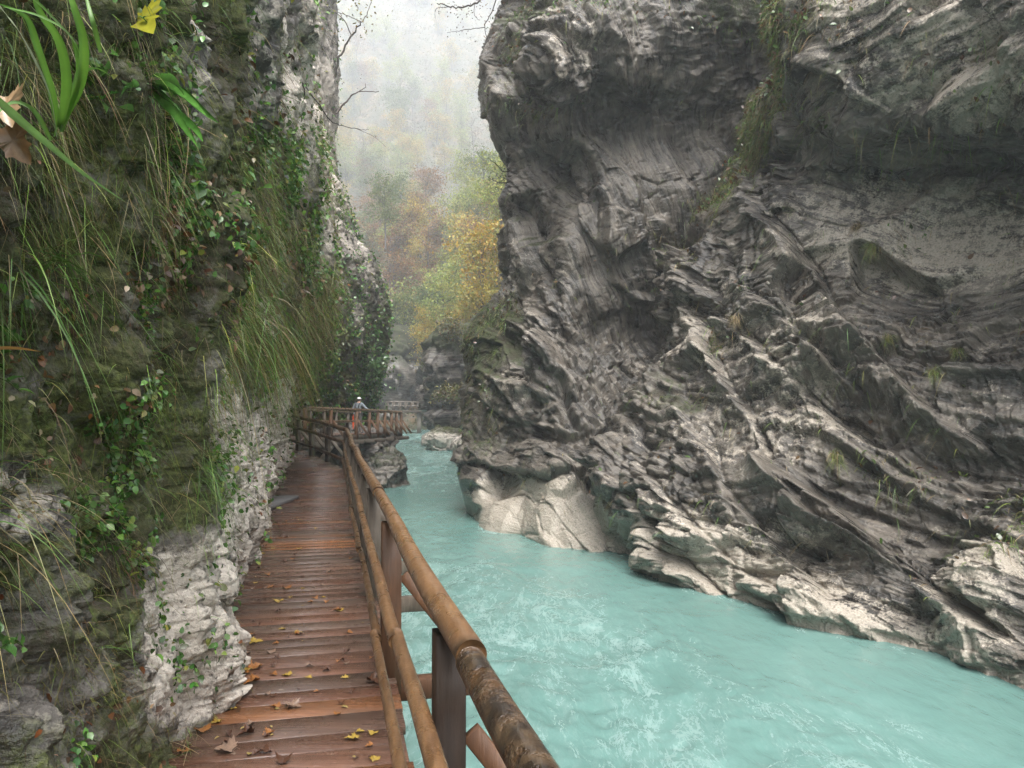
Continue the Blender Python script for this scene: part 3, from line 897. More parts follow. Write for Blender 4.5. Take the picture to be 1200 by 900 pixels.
# posts stand on the outer edge; their foot positions follow the deck
edge = RP + np.array([0.03, 0, 0])
def edge_at(k, s):
    return edge[k] + (edge[k + 1] - edge[k]) * s
near_posts = [-0.4, 2.51, 4.93, 7.0, 8.6, 10.1, 11.7, 13.4, 15.2, 17.2, 19.0]
def deck_z(d):
    return np.interp(d, [12, 20], [0, .12])
cross_seen = []
for i, d in enumerate(near_posts):
    e = np.array([rail_x(d) + 0.02, d, deck_z(d)])
    if d > 3:
        out = np.array([0.973, 0.23, 0])
        a, b = e - out * 1.45 + [0, 0, -.09], e + out * (0.62 if d > 3 else .3) + [0, 0, -.09]
        if d < 6: a = e - out * 0.03 + [0, 0, -.09]
        m = MB(); m.beam(a, b, .11, .13, .008, RED if d < 6 else GREY)
        m.build('cross_beam', M['timber'], bw)
m = MB()
e = np.array([rail_x(4.93), 4.93, 0.0])
m.beam(e + [-.05, -.066, -.16], e + [-.05, -.066, .0], .07, .008, .001, (1, 1, 1), (0, 1, 0))
for dz in (-.05, -.11):
    m.tube([e + [-.05, -.070, dz], e + [-.05, -.080, dz]], .010, 6)
m.build('bracket', M['steel'], bw)
# under the bend and the platform
def lerp(a, b, s): return a + (b - a) * s
for k, ss in ((2, (0.1, .38, .66, .93)), (3, (.4, .9)), (4, (.06, .18, .30, .42, .54, .66, .78, .90, .99))):
    for s in ss:
        r, l = lerp(RP[k], RP[k + 1], s), lerp(LP[k], LP[k + 1], s)
        o = (r - l) / np.linalg.norm(r - l)
        m = MB(); m.beam(l + [0, 0, -.33], r + o * .45 + [0, 0, -.33], .16, .18, .01, GREY * .7)
        m.build('cross_beam', M['timber'], bw)
for k, ss in ((2, (.38, .93)), (4, (.18, .42, .66, .90))):
    for s in ss:
        r, l = lerp(RP[k], RP[k + 1], s), lerp(LP[k], LP[k + 1], s)
        o = (r - l) / np.linalg.norm(r - l)
        m = MB(); m.beam(r + o * .2 + [0, 0, -.42], r - o * 1.1 + [0, 0, -1.9], .15, .15, .01, GREY * .7)
        m.build('strut', M['timber'], bw)
r = RP[5]
m = MB(); m.beam(r + [-.25, -.1, -.42], r + [-.25, -.1, -2.0], .2, .2, .01, GREY); m.build('support_post', M['timber'], bw)

# ---------------------------------------------------------------- railings
def log(pts, r0, r1, name, parent, col=PALE, bark=0.0, n=14, step=0.12, seed=0, bend=0.012):
    pts = np.asarray(pts, float)
    L = np.concatenate([[0], np.cumsum(np.linalg.norm(np.diff(pts, axis=0), axis=1))])
    m = max(4, int(L[-1] / step))
    s = np.linspace(0, L[-1], m)
    q = np.stack([np.interp(s, L, pts[:, i]) for i in range(3)], 1)
    q = q + bend * (np.stack([fbm(np.stack([s * .6, s * 0 + k, s * 0 + seed], 1), 2, seed) for k in range(3)], 1) - .5) * 2
    r = np.interp(s, [0, L[-1]], [r0, r1]) * (1 + 0.07 * (fbm(np.stack([s * 1.1, s * 0, s * 0 + seed], 1), 3, 3) - .5))
    mb = MB(); mb.tube(q, r, n, col, True, 0.003)
    v = np.concatenate(mb.v)
    a = np.full(len(v), bark if np.ndim(bark) == 0 else 0.0)
    if np.ndim(bark) > 0:
        a = np.repeat(np.interp(s, [0, L[-1]], bark), n)
    return mesh_np(name, v, [np.concatenate(x) for x in mb.f.values()], M['pole'], parent, {'Col': np.concatenate(mb.c), 'bark': a}, True)

def rail_pt(d, h, inn):
    return np.array([rail_x(d) - 0.973 * inn, d - .23 * inn, deck_z(d) + h])
rail = thing('railing', 'round pole railing along the straight near part of the boardwalk', 'railing', (rail_x(2), 2, 0))
def under(o):
    """keep the world position of a part when its thing has a base point of its own"""
    o.location = Vector(o.location) - Vector(o.parent.location)
    return o
cut = [-0.6, 2.06, 6.1, 10.6, 15.4, 20.1]
cols = [PALE * .45, PALE * 1.05, PALE * .95, PALE * .7, PALE * .62]
barks = [(1.0, 1.0), (.05, .1), (.1, .2), (.25, .4), (.4, .5)]
for i in range(5):
    a, b = cut[i], cut[i + 1]
    ra = [.043, .0435, .048, .052, .055][i]
    o = log([rail_pt(a, 1.035, .0), rail_pt((a + b) / 2, 1.03, .0), rail_pt(b, 1.035, .0)], ra, ra - .002, 'top_rail', rail, cols[i], barks[i], 20, .07, i, .016)
    if i == 0: o['label'] = 'dark wet pole with peeling bark, the nearest of the handrail'
    under(o)
for nm, h, inn, cc, rr in (('middle_rail', .725, .085, [-.7, 3.25, 7.6, 12.5, 16.4, 20.2], .032), ('lower_rail', .36, .10, [-.5, 2.05, 4.55, 7.2, 10.3, 14.5, 19.6], .0275)):
    for i, (a, b) in enumerate(zip(cc[:-1], cc[1:])):
        j = (i % 2) * .012
        z0, z1 = (h, h + .01) if nm == 'middle_rail' else (h - .0 + .03 * (i % 2), h + .02 * ((i + 1) % 2))
        o = log([rail_pt(a, z0, inn + j), rail_pt(b + .08, z1, inn + j)], rr, rr * .9, nm, rail, PALE * RNG.uniform(.85, 1.1) * (1 if a < 10 else .72), (.05, .15) if a < 9 else (.3, .4), 14, .1, 20 + i, .014)
        under(o)
def post(base, top_h, w, col, parent, name='post', low=.25, yaw=R(13.3), label=None):
    m = MB()
    c_, s_ = math.cos(yaw), math.sin(yaw)
    b = np.asarray(base, float)
    m.box(b + [0, 0, (top_h - low) / 2], (0, 0, (top_h + low) / 2), (c_ * w / 2, s_ * w / 2, 0), (-s_ * w / 2, c_ * w / 2, 0), .006, col)
    o = m.build(name, M['timber'], parent)
    if label: o['label'] = label
    return o
for i, d in enumerate(near_posts):
    col = DARK * 1.0 if d == 2.51 else (RED if d == 4.93 else GREY * RNG.uniform(.6, 1.0))
    under(post((rail_x(d) + .012, d, deck_z(d)), .975, .10 if d < 4 else .125, col, rail, label='blackened post with a dark weathered top' if d == 2.51 else ('new reddish post' if d == 4.93 else None)))
    if d > 2:
        out = np.array([0.973, 0.23, 0])
        e = np.array([rail_x(d) + .06, d + .07, deck_z(d)])
        m = MB()
        m.beam(e + out * .02 + [0, 0, .62], e + out * .52 + [0, 0, -.03], .04, .07, .005, RED if d < 6 else GREY * .8)
        under(m.build('brace', M['timber'], rail))

rail2 = thing('railing', 'grey pole railing round the bend, with three rails and slanting braces', 'railing', tuple(edge[2]))
a, b = edge[2] + [-.05, .1, 0], edge[3] + [-.35, .35, 0.04]
for h, nm, rr in ((1.04, 'top_rail', .058), (.70, 'middle_rail', .05), (.25, 'lower_rail', .048)):
    inn = np.array([-.05, -.09, 0]) if h < 1 else np.zeros(3)
    under(log([a + inn + [0, 0, h], lerp(a, b, .5) + inn + [0, 0, h + .02], b + inn + [0, 0, h]], rr, rr * .9, nm, rail2, PALE * .62, (.3, .5), 12, .15, 40 + int(h * 10), .02))
for s in (.02, .30, .58, .84):
    q = lerp(a, b, s)
    under(post(q, .98, .13, GREY * .8, rail2, low=.3, yaw=R(60)))
    m = MB(); m.beam(q + [.06, .08, .62], q + [.5, .45, -.05], .06, .09, .005, GREY)
    under(m.build('brace', M['timber'], rail2))

rail3 = thing('railing', 'long rust-brown railing of the viewing platform beyond the bend', 'railing', tuple(edge[5]))
a, b = RP[4] + [0.0, .1, 0], RP[5]
for h, nm, rr in ((1.06, 'top_rail', .06), (.55, 'middle_rail', .045)):
    inn = np.array([-.09, 0, 0]) if h < 1 else np.zeros(3)
    q = [a + inn + [0, 0, h], lerp(a, b, .5) + inn + [0, 0, h + .03], b + inn + [0, 0, h]]
    under(log(q, rr, rr * .9, nm, rail3, np.array([.20, .12, .06]), (.2, .3), 10, .25, 50 + int(h * 10), .02))
for i, s in enumerate((.0, .2, .44, .58, .68, .77, .86, .93, 1.0)):
    q = lerp(a, b, s)
    rust = np.array([.15, .08, .045]) if i in (1, 2, 3) else np.array([.15, .085, .045])
    under(post(q, 1.02, .14, rust, rail3, low=.3, yaw=0))
    m = MB(); m.beam(q + [.07, .05, .6], q + [.55, .1, -.1], .07, .1, .005, rust)
    under(m.build('brace', M['timber'], rail3))
# end return of the platform rail, at right angles to the river side
c_ = b + np.array([-1.6, .9, 0.0])
under(log([b + [0, 0, 1.06], c_ + [0, 0, 1.06]], .055, .05, 'end_rail', rail3, np.array([.16, .10, .05]), .3, 10, .2, 77))
# railing on the far side of the platform against the wall
rail4 = thing('railing', 'weathered inner railing of the platform behind the person', 'railing', tuple(LP[5]))
a4, b4 = LP[4] + [.35, 1.8, 0], LP[5] + [1.0, -.2, 0]
for h, nm in ((1.03, 'top_rail'), (.5, 'middle_rail')):
    under(log([a4 + [0, 0, h], b4 + [0, 0, h]], .05, .045, nm, rail4, np.array([.2, .15, .09]), .3, 8, .3, 60 + int(h * 9)))
for s in (0, .16, .33, .5, .66, .83, 1):
    under(post(lerp(a4, b4, s), 1.0, .12, GREY * 1.1, rail4, low=.1, yaw=0))

# far footbridge
fb = thing('footbridge', 'distant grey footbridge crossing the river below the misty rocks', 'footbridge', tuple(at(484, 483, 95)))
z0 = at(484, 481, 95)[2]
x0, x1 = at(455, 480, 95)[0], at(505, 480, 95)[0]
m = MB(); m.beam((x0, 94, z0 - .12), (x1, 95.5, z0 - .12), 1.6, .28, .01, GREY * .7); under(m.build('deck', M['timber'], fb))
for yy_ in (-.75, .75):
    for h in (1.05, .55):
        under(log([(x0, 94 + yy_, z0 + h), (x1, 95.5 + yy_, z0 + h)], .08, .08, 'rail', fb, np.array([.15, .12, .095]), .2, 6, .5, 3))
    for s in np.linspace(0, 1, 8):
        under(post((x0 + (x1 - x0) * s, 94 + 1.5 * s + yy_, z0), 1.0, .14, GREY * .9, fb, low=.1, yaw=0))
for s in (.28, .72):
    under(post((x0 + (x1 - x0) * s, 94 + 1.5 * s, z0 - .2), 0, .5, np.array([.2, .18, .15]), fb, 'support_post', 3.2, 0))
# ---------------------------------------------------------------- plants: generators
def unit(v):
    return v / (np.linalg.norm(v, axis=-1, keepdims=True) + 1e-9)

def blades(root, d0, L, w, col, droop, K=6, tip=(1.15, 1.05, 0.8), sway=0.0):
    """grass blades as tapering bent strips; all arguments arrays over n blades"""
    n = len(root)
    t = np.linspace(0, 1, K)
    L, w, droop = (np.broadcast_to(np.asarray(q, float), (n,)) for q in (L, w, droop))
    p = root[:, None] + d0[:, None] * (L[:, None] * t)[..., None]
    p[..., 2] -= (L * droop)[:, None] * t ** 2
    if sway:
        sw = RNG.normal(0, sway, (n, 1, 3)) * (L[:, None] * t ** 2)[..., None]
        p = p + sw
    sd_ = unit(np.cross(d0, np.array([0, 0, 1.0])) + 0.35 * RNG.normal(size=(n, 3)))
    ww = (w[:, None] * np.clip(1.02 - t ** 1.6, 0.03, 1) * np.clip(0.55 + 2 * t, 0, 1))[..., None] * sd_[:, None] * 0.5
    v = np.stack([p - ww, p + ww], 2).reshape(n, -1, 3)
    b = np.arange(n)[:, None, None] * (2 * K)
    k = np.arange(K - 1)[None, :, None] * 2
    f = (b + k + np.array([0, 1, 3, 2])).reshape(-1, 4)
    cc = col[:, None] * (1 + (np.array(tip) - 1) * t[None, :, None])
    cc = np.repeat(cc, 2, axis=1)
    return v.reshape(-1, 3), f, cc.reshape(-1, 3)

def leaves(root, d, up, L, w, col, fold=0.25):
    """ovate leaves, folded along the midrib"""
    n = len(root)
    d = unit(d)
    s_ = unit(np.cross(d, up))
    u = np.cross(s_, d)
    L, w = np.broadcast_to(L, (n,)), np.broadcast_to(w, (n,))
    prof = [(0, 0, 0), (.22, .42, fold * .5), (.62, .40, fold * .45), (1, 0, -.18), (.62, -.40, fold * .45), (.22, -.42, fold * .5), (.5, 0, 0)]
    v = np.stack([root + d * (L * a)[:, None] + s_ * (w * b)[:, None] + u * (w * c)[:, None] for a, b, c in prof], 1)
    b = np.arange(n)[:, None] * 7
    f = np.concatenate([b + np.array([0, 1, 2, 6]), b + np.array([6, 2, 3, 6])[[0, 1, 2, 0]], ], 0) if False else None
    q = np.concatenate([b + np.array([0, 6, 2, 1]), b + np.array([0, 5, 4, 6]), b + np.array([6, 4, 3, 2])], 0)
    return v.reshape(-1, 3), q, np.repeat(col, 7, axis=0)

def pick(mask, n, extra=None):
    """n random vertices of a grid weighted by mask"""
    w = np.clip(mask, 0, None).ravel()
    return RNG.choice(w.size, n, p=w / w.sum())

def palette(n, cols, var=0.3, w=None):
    cols = np.array(cols, float)
    c = cols[RNG.choice(len(cols), n, p=w)]
    return np.clip(c * (1 + var * RNG.normal(size=(n, 1))) * (1 + 0.08 * RNG.normal(size=(n, 3))), 0.008, 0.6)

GREENS = [(.12, .22, .04), (.16, .26, .05), (.09, .16, .035), (.22, .27, .065)]
STRAWS = [(.27, .21, .11), (.19, .15, .075), (.13, .11, .05), (.34, .28, .17)]

# ---------------------------------------------------------------- cover of the wall beside the path
wp, wnn, wpx, wpy, wb, wd = (WALL[k] for k in ('P', 'N', 'px', 'py', 'bare', 'dep'))
wpf, wnf = wp.reshape(-1, 3), wnn.reshape(-1, 3)
vis = (wpx > -160) & (wpx < 470) & (wpy > -120) & (wpy < 960) & (wp[..., 2] > 0.0)
cl = fbm(wp * 1.1, 4, 201)
clump = sstep(0.42, 0.66, cl) + 0.12
grassy = (0.9 * ell(wpx, wpy, 140, 230, 250, 270, 0, 0.4) + 1.4 * ell(wpx, wpy, 265, 385, 34, 40, 0, 0.4) + 0.8 * ell(wpx, wpy, 180, 460, 55, 150, 0, 0.5)
          + 1.2 * ell(wpx, wpy, 345, 400, 36, 50, 0, 0.4) + 0.8 * ell(wpx, wpy, 330, 260, 60, 150, 0, 0.5) + 0.8 * ell(wpx, wpy, 40, 560, 60, 120, 0, 0.5)
          + 0.5 * ell(wpx, wpy, 160, 640, 70, 70, 0, 0.5) + 0.12 * ell(wpx, wpy, 120, 760, 140, 160, 0, 0.5))
gm = vis * grassy * clump * (1.05 - 0.85 * wb)
def grass_cover(name, mask, n, cols, w, Lr, wr_, droop, label, out=0.8):
    k = pick(mask, n)
    r, nn = wpf[k], wnf[k]
    d = np.clip(np.linalg.norm(r - EYE, axis=1), 1.5, 40)
    d0 = unit(nn * out + np.array([0, 0, 0.35]) + 0.75 * RNG.normal(size=(n, 3)))
    sc_ = (d / 4.0) ** 0.5
    v, f, c = blades(r - nn * 0.02, d0, RNG.uniform(*Lr, n) * sc_, RNG.uniform(*wr_, n) * sc_, palette(n, cols, .3, w), RNG.uniform(*droop, n), 6, sway=0.28)
    o = mesh_np(name, v, f, M['grass'], None, {'Col': c}, True)
    return tag(o, label, 'grass', kind='stuff')
grass_cover('hanging_grass', gm, 30000, GREENS + STRAWS[:3], [.2, .18, .13, .15, .12, .11, .11], (.05, .24), (.0025, .0055), (.7, 1.5), 'green and straw coloured grass hanging from the overgrown rock wall')
dry = vis * clump * (0.9 * ell(wpx, wpy, 340, 260, 70, 160, 0, .5) + 0.8 * ell(wpx, wpy, 90, 130, 140, 120, 0, .5) + .8 * ell(wpx, wpy, 340, 360, 60, 50, 0, .5) + 0.5 * ell(wpx, wpy, 130, 420, 130, 120, 0, .5))
grass_cover('dry_grass', dry, 9000, STRAWS + [(.07, .045, .025)], None, (.08, .28), (.002, .0045), (1.0, 2.2), 'withered brown grass trailing down the upper rock wall', 0.6)
tang = vis * (1.02 - .8 * wb) * sstep(.48, .6, fbm(wp * 1.9, 4, 223))
grass_cover('tangled_stems', tang, 12000, [(.16, .11, .06), (.09, .06, .035), (.24, .19, .11), (.13, .13, .05)], None, (.05, .2), (.0015, .003), (-.2, 1.2), 'tangle of thin brown and straw stems over the rock wall', 1.0)
fine = vis * (1.05 - wb) * sstep(0.45, 0.6, fbm(wp * 2.2, 4, 207)) * 1.0
grass_cover('moss_tufts', fine, 85000, [(.14, .18, .04), (.20, .20, .05), (.10, .13, .032), (.18, .14, .07)], None, (.025, .08), (.002, .005), (.3, 1.2), 'short moss and fine herbs clinging to the rock wall', 1.0)

lm = vis * (1.0 - .8 * wb) * sstep(0.50, 0.62, fbm(wp * 2.2, 4, 211)) * (0.25 + 1.0 * ell(wpx, wpy, 210, 260, 170, 150, 20, .5) + 1.3 * ell(wpx, wpy, 90, 730, 150, 130, 0, .5) + .7 * ell(wpx, wpy, 170, 540, 60, 90, 0, .5)
      + 0.4 * ell(wpx, wpy, 100, 400, 120, 120, 0, .5) + 0.8 * ell(wpx, wpy, 400, 445, 60, 45, 0, .5) + .5 * ell(wpx, wpy, 330, 280, 60, 160, 0, .5) + .5 * ell(wpx, wpy, 405, 250, 40, 160, 0, .5))
def leaf_cover(name, mask, n, cols, w, Lr, asp, label, cat, mat='leaf', spread=0.6):
    k = pick(mask, n)
    r, nn = wpf[k], wnf[k]
    d = np.clip(np.linalg.norm(r - EYE, axis=1), 1.5, 45)
    sc_ = (d / 4.0) ** 0.7
    off = RNG.uniform(0.0, 0.07, n) * sc_
    dd = unit(RNG.normal(size=(n, 3)) + nn * 0.5 + np.array([0, 0, -0.5]))
    L = RNG.uniform(*Lr, n) * sc_
    v, f, c = leaves(r + nn * off[:, None], dd, unit(nn + np.array([0, 0, .9]) + spread * RNG.normal(size=(n, 3))), L, L * asp, palette(n, cols, .3, w))
    o = mesh_np(name, v, f, M[mat], None, {'Col': c}, True)
    return tag(o, label, cat, kind='stuff')
leaf_cover('wall_plants', lm, 42000, [(.08, .19, .04), (.13, .25, .05), (.06, .13, .035), (.24, .28, .06), (.14, .19, .08)], [.3, .28, .25, .09, .08], (.016, .046), .75, 'small green leafy plants rooted in the rock wall', 'plants')
dm = vis * (1.02 - .8 * wb) * sstep(0.5, 0.66, fbm(wp * 1.5, 4, 217)) * (0.3 + ell(wpx, wpy, 130, 330, 160, 130, 20, .5) + .6 * ell(wpx, wpy, 330, 340, 60, 60, 0, .5))
leaf_cover('dead_leaves', dm, 3500, [(.12, .055, .022), (.07, .035, .018), (.2, .11, .045), (.16, .06, .02), (.26, .19, .11)], None, (.018, .05), .7, 'brown autumn leaves caught among the plants of the rock wall', 'leaves', 'dry_leaf')

# ---------------------------------------------------------------- plants that stand out on the wall
def wall_point(x, y):
    """nearest point of the wall to a picture position, with its normal"""
    q = np.hypot(wpx - x, wpy - y) + np.where(wp[..., 1] < 0.8, 500, 0)
    i = np.unravel_index(np.argmin(q), q.shape)
    return wp[i].copy(), wnn[i].copy()
def clump_of(n, base, nrm_, Lr, wr_, cols, droop, spread=.5, rad=.03, up=.5):
    root = base + RNG.normal(size=(n, 3)) * rad
    d0 = unit(nrm_ + np.array([0, 0, up]) + spread * RNG.normal(size=(n, 3)))
    return blades(root, d0, RNG.uniform(*Lr, n), RNG.uniform(*wr_, n), palette(n, cols, .25), RNG.uniform(*droop, n), 8, sway=.08)
def tuft(label, base, nrm_, n, Lr, wr_, cols, droop, spread=.5, rad=.03, up=.5, group=None, name='grass_tuft', cat='grass tuft'):
    base = np.asarray(base, float)
    v, f, c = clump_of(n, base - np.asarray(nrm_) * .01, np.asarray(nrm_), Lr, wr_, cols, droop, spread, rad, up)
    o = mesh_np(name, v, f, M['grass'], None, {'Col': c}, True, origin=base)
    return tag(o, label, cat, group)

FRESH = [(.075, .16, .025), (.10, .20, .035), (.06, .12, .022)]
p, n_ = wall_point(262, 372)
tuft('bushy green grass tuft hanging over the bare pale rock halfway up the wall', p, n_, 420, (.35, .75), (.004, .008), FRESH + STRAWS[:2], (1.0, 1.8), .5, .14)
p, n_ = wall_point(345, 392)
tuft('green grass tuft hanging beside the pole railing end, farthest of the big tufts', p, n_, 380, (.7, 1.3), (.010, .02), FRESH + STRAWS[:1], (1.0, 1.7), .5, .35)
p, n_ = wall_point(205, 560)
tuft('bright green grass tuft at shoulder height above the pale rock', p, n_, 160, (.15, .32), (.003, .006), FRESH, (.9, 1.6), .55, .07)
p, n_ = wall_point(20, 600)
tuft('long arching grass tuft with straw coloured blades low at the frame edge', p, n_, 90, (.25, .5), (.003, .0055), FRESH + STRAWS, (.5, 1.2), .6, .05)
p, n_ = wall_point(70, 330)
tuft('arching green grass tuft in the dark hollow of the wall', p, n_, 60, (.25, .5), (.004, .008), FRESH, (.8, 1.6), .6, .06)
p, n_ = wall_point(205, 870)
tuft('pale dry grass tuft at the foot of the wall beside the planks', p + [0.05, 0, 0], np.array([.7, -.3, .6]), 110, (.10, .24), (.002, .0035), STRAWS + FRESH[:1], (.3, .9), .7, .05)
p, n_ = wall_point(160, 650)
tuft('reddish brown withered grass tuft between moss and pale rock', p, n_, 120, (.12, .26), (.002, .004), [(.13, .055, .03), (.17, .09, .045), (.10, .10, .03)], (.9, 1.6), .6, .05)
p, n_ = wall_point(228, 430)
tuft('thin green grass tuft left of the hanging tuft on bare rock', p, n_, 130, (.2, .4), (.003, .006), FRESH + STRAWS[:1], (1.0, 1.7), .5, .06)

# broad foreground blades, above and close to the camera
def strip(pts, w, col, name='blade', parent=None):
    pts = np.asarray(pts, float)
    K = 14
    L = np.concatenate([[0], np.cumsum(np.linalg.norm(np.diff(pts, axis=0), axis=1))]); L /= L[-1]
    q = spline_rows(pts, [5] * (len(pts) - 1), .5)
    t = np.linspace(0, 1, len(q))
    tg = unit(np.gradient(q, axis=0))
    view = unit(q - EYE)
    s_ = unit(np.cross(tg, view) + .25 * RNG.normal(size=(1, 3)))
    ww = w * np.clip(1.03 - t ** 2.2, .04, 1) * np.clip(.6 + 2 * t, 0, 1)
    fold = np.cross(s_, tg) * (ww * .22)[:, None]
    v = np.stack([q - s_ * ww[:, None] / 2, q + fold, q + s_ * ww[:, None] / 2], 1).reshape(-1, 3)
    i = np.arange(len(q) - 1)[:, None] * 3
    f = np.concatenate([i + np.array([0, 1, 4, 3]), i + np.array([1, 2, 5, 4])])
    c = np.array(col)[None] * (1 + .25 * (t[:, None] - .5)) * np.array([1, 1, 1])
    c3 = np.repeat(c, 3, axis=0); c3[1::3] *= 1.25
    return v, f, c3
p, n_ = wall_point(75, 190)
def fg(pl, d):
    return [at(x, y, dd) for (x, y), dd in zip(pl, d)]
mb = MB()
FGB = [
    ([(68, 150), (60, 105), (44, 55), (30, 20), (-2, 4)], [1.55, 1.45, 1.3, 1.25, 1.2], .017, (.10, .22, .03)),
    ([(70, 150), (78, 100), (70, 50), (44, 8), (38, -40)], [1.55, 1.4, 1.3, 1.2, 1.2], .019, (.12, .26, .035)),
    ([(70, 148), (94, 98), (98, 50), (84, 0), (70, -50)], [1.55, 1.45, 1.35, 1.3, 1.3], .019, (.115, .24, .03)),
    ([(70, 152), (92, 95), (84, 45), (50, 20), (4, 8)], [1.55, 1.45, 1.35, 1.2, 1.1], .011, (.12, .25, .04)),
    ([(72, 155), (86, 108), (92, 60), (60, 18), (8, -30)], [1.55, 1.5, 1.4, 1.2, 1.1], .012, (.10, .2, .035)),
    ([(66, 160), (58, 110), (30, 50), (0, 8), (-30, -20)], [1.55, 1.4, 1.2, 1.1, 1.0], .007, (.30, .33, .22)),
    ([(64, 160), (74, 120), (92, 90), (112, 80), (134, 92)], [1.6, 1.55, 1.5, 1.5, 1.55], .009, (.10, .21, .03)),
    ([(60, 165), (40, 130), (14, 120), (-10, 140)], [1.6, 1.5, 1.4, 1.35], .010, (.09, .19, .03)),
]
root = at(69, 152, 1.55)
for pl, d, w, col in FGB:
    mb.add(*strip(fg(pl, d), w, col))
tag(mb.build('grass_tuft', M['grass'], None, True, origin=root), 'broad bright green grass blades arching in the upper corner, closest to the camera', 'grass tuft')

mb = MB(); mb.add(*strip(fg([(-10, 408), (20, 408), (48, 412)], [1.5, 1.55, 1.6]), .008, (.26, .13, .03)))  # one withered grass blade, detached from the tuft
tag(mb.build('withered_blade', M['grass'], None, True, origin=at(-10, 408, 1.5)), 'single orange-brown withered blade poking in from the frame edge', 'grass blade')
mb = MB(); mb.add(*strip(fg([(-8, 112), (20, 138), (60, 172), (100, 205), (146, 236)], [.95, 1.05, 1.2, 1.4, 1.6]), .012, (.13, .24, .06)))  # a grass blade on its own, not rooted in the tuft
tag(mb.build('lone_grass_blade', M['grass'], None, True, origin=at(-8, 112, .95)), 'single long green blade slanting down across the upper left wall', 'grass blade')
mb = MB(); mb.add(*strip(fg([(118, 62), (110, 30), (102, 0), (96, -30)], [1.8, 1.7, 1.7, 1.7]), .012, (.10, .2, .035)))  # second loose grass blade, apart from the tuft
tag(mb.build('lone_grass_blade', M['grass'], None, True, origin=at(118, 62, 1.8)), 'single green blade hanging just left of the yellow maple leaf', 'grass blade')
# maple leaf shape
def maple(size, cup=.15, lob=5):
    """lobed leaf in its own plane, stalk end at the origin, pointing along +Y"""
    pts = [(0, 0), (.1, -.04), (.28, -.14), (.28, -.03), (.5, -.02), (.45, .1), (.64, .3), (.5, .32), (.53, .47), (.33, .43), (.31, .56), (.37, .72), (.23, .73), (.16, .9), (0, 1.06)]
    pts = pts + [(-x, y) for x, y in pts[-2:0:-1]]
    v = np.array([(x, y, cup * (x * x * 1.6 - .3 * (y - .4) ** 2) + .05 * math.sin(9 * x + 5 * y)) for x, y in pts] + [(0, .38, -.02)]) * size
    n = len(pts)
    f = np.array([(n, i, (i + 1) % n) for i in range(n)])
    return v, f
def frame(o, yaxis, zaxis):
    y = unit(np.asarray(yaxis, float)); x = unit(np.cross(y, zaxis)); z = np.cross(x, y)
    return np.stack([x, y, z], 1), np.asarray(o, float)
def placed(v, fr):
    return v @ fr[0].T + fr[1]
p, n_ = wall_point(170, 30)
mb = MB()
v, f = maple(.14, .3)
q = at(160, 14, p[1] - .15)
mb.add(placed(v, frame(q, at(186, 46, p[1] - .25) - q, (.2, -1, .2))), f, (.42, .40, .04))
mb.tube([q, q + [-.02, .02, .05], q + [-.03, .08, .1]], .002, 5, (.2, .15, .05))
tag(mb.build('maple_leaf', M['leaf'], None, False, origin=q), 'yellow-green maple leaf dangling on the dark upper wall', 'leaf')
# large curled dead leaf
mb = MB()
v, f = maple(.075, .9)
q = at(4, 112, 1.55)
mb.add(placed(v, frame(q, at(20, 178, 1.5) - q, (.3, -.9, .2))), f, (.33, .22, .12))
tag(mb.build('dead_leaf', M['dry_leaf'], None, False, origin=q), 'large pale brown curled leaf behind the broad grass blades', 'leaf')
mb = MB()
v, f = maple(.08, .9)
q = at(3, 150, 1.58)
mb.add(placed(v, frame(q, at(30, 186, 1.6) - q, (.4, -.8, -.3))), f, (.20, .11, .05))
tag(mb.build('dead_leaf', M['dry_leaf'], None, False, origin=q), 'darker brown curled leaf below the large pale one', 'leaf')

# fern with strap fronds
p, n_ = wall_point(185, 100)
dq = p[1]
fe = thing('fern', 'glossy hart tongue fern with long strap fronds leaning out of the wall', 'fern', tuple(at(176, 95, dq)))
for pl in ([(172, 92), (190, 88), (206, 96), (216, 112)], [(174, 96), (196, 98), (222, 116), (244, 138)], [(174, 100), (190, 112), (204, 122), (212, 132)],
           [(176, 102), (196, 120), (214, 146), (232, 172)], [(180, 108), (206, 132), (228, 150), (238, 166)], [(178, 98), (210, 106), (236, 128), (256, 144)], [(172, 98), (160, 96), (146, 104), (140, 116)]):
    z = np.linspace(0, -.35, len(pl))
    v, f, c = strip([at(x, y, dq - .22 + k) for (x, y), k in zip(pl, z)], .034, np.array([.065, .17, .03]) * RNG.uniform(.8, 1.2))
    under(mesh_np('frond', v, f, M['leaf'], fe, {'Col': c}, True))

# sprigs of leafy plants
def sprig(label, x, y, n, L, spread, cols, d=None, name='leafy_plant', toward=(.6, -.5, .3), stems=6):
    p, n_ = wall_point(x, y)
    if d: p = at(x, y, d)
    o = thing(name, label, 'plant', tuple(p))
    st, lv = MB(), MB()
    for k in range(stems):
        e = p + (unit(np.array(toward) + .5 * RNG.normal(size=3)) * spread)
        m = (p + e) / 2 + [0, 0, .15 * spread]
        q = spline_rows(np.array([p, m, e]), [4, 4], .5)
        st.tube(q, np.linspace(.0022, .001, len(q)), 5, (.07, .10, .03), False)
        nl = max(3, n // stems)
        tt = RNG.uniform(.25, 1, nl)
        r = np.stack([np.interp(tt, np.linspace(0, 1, len(q)), q[:, i]) for i in range(3)], 1)
        dd = unit(RNG.normal(size=(nl, 3)) + np.array(toward) * .8)
        l_ = L * RNG.uniform(.6, 1.2, nl)
        lv.add(*leaves(r, dd, unit(np.array([.2, -.3, 1.0]) + .5 * RNG.normal(size=(nl, 3))), l_, l_ * .8, palette(nl, cols, .2)))
    under(st.build('stem', M['leaf'], o))
    under(lv.build('foliage', M['leaf'], o, True))
    return o
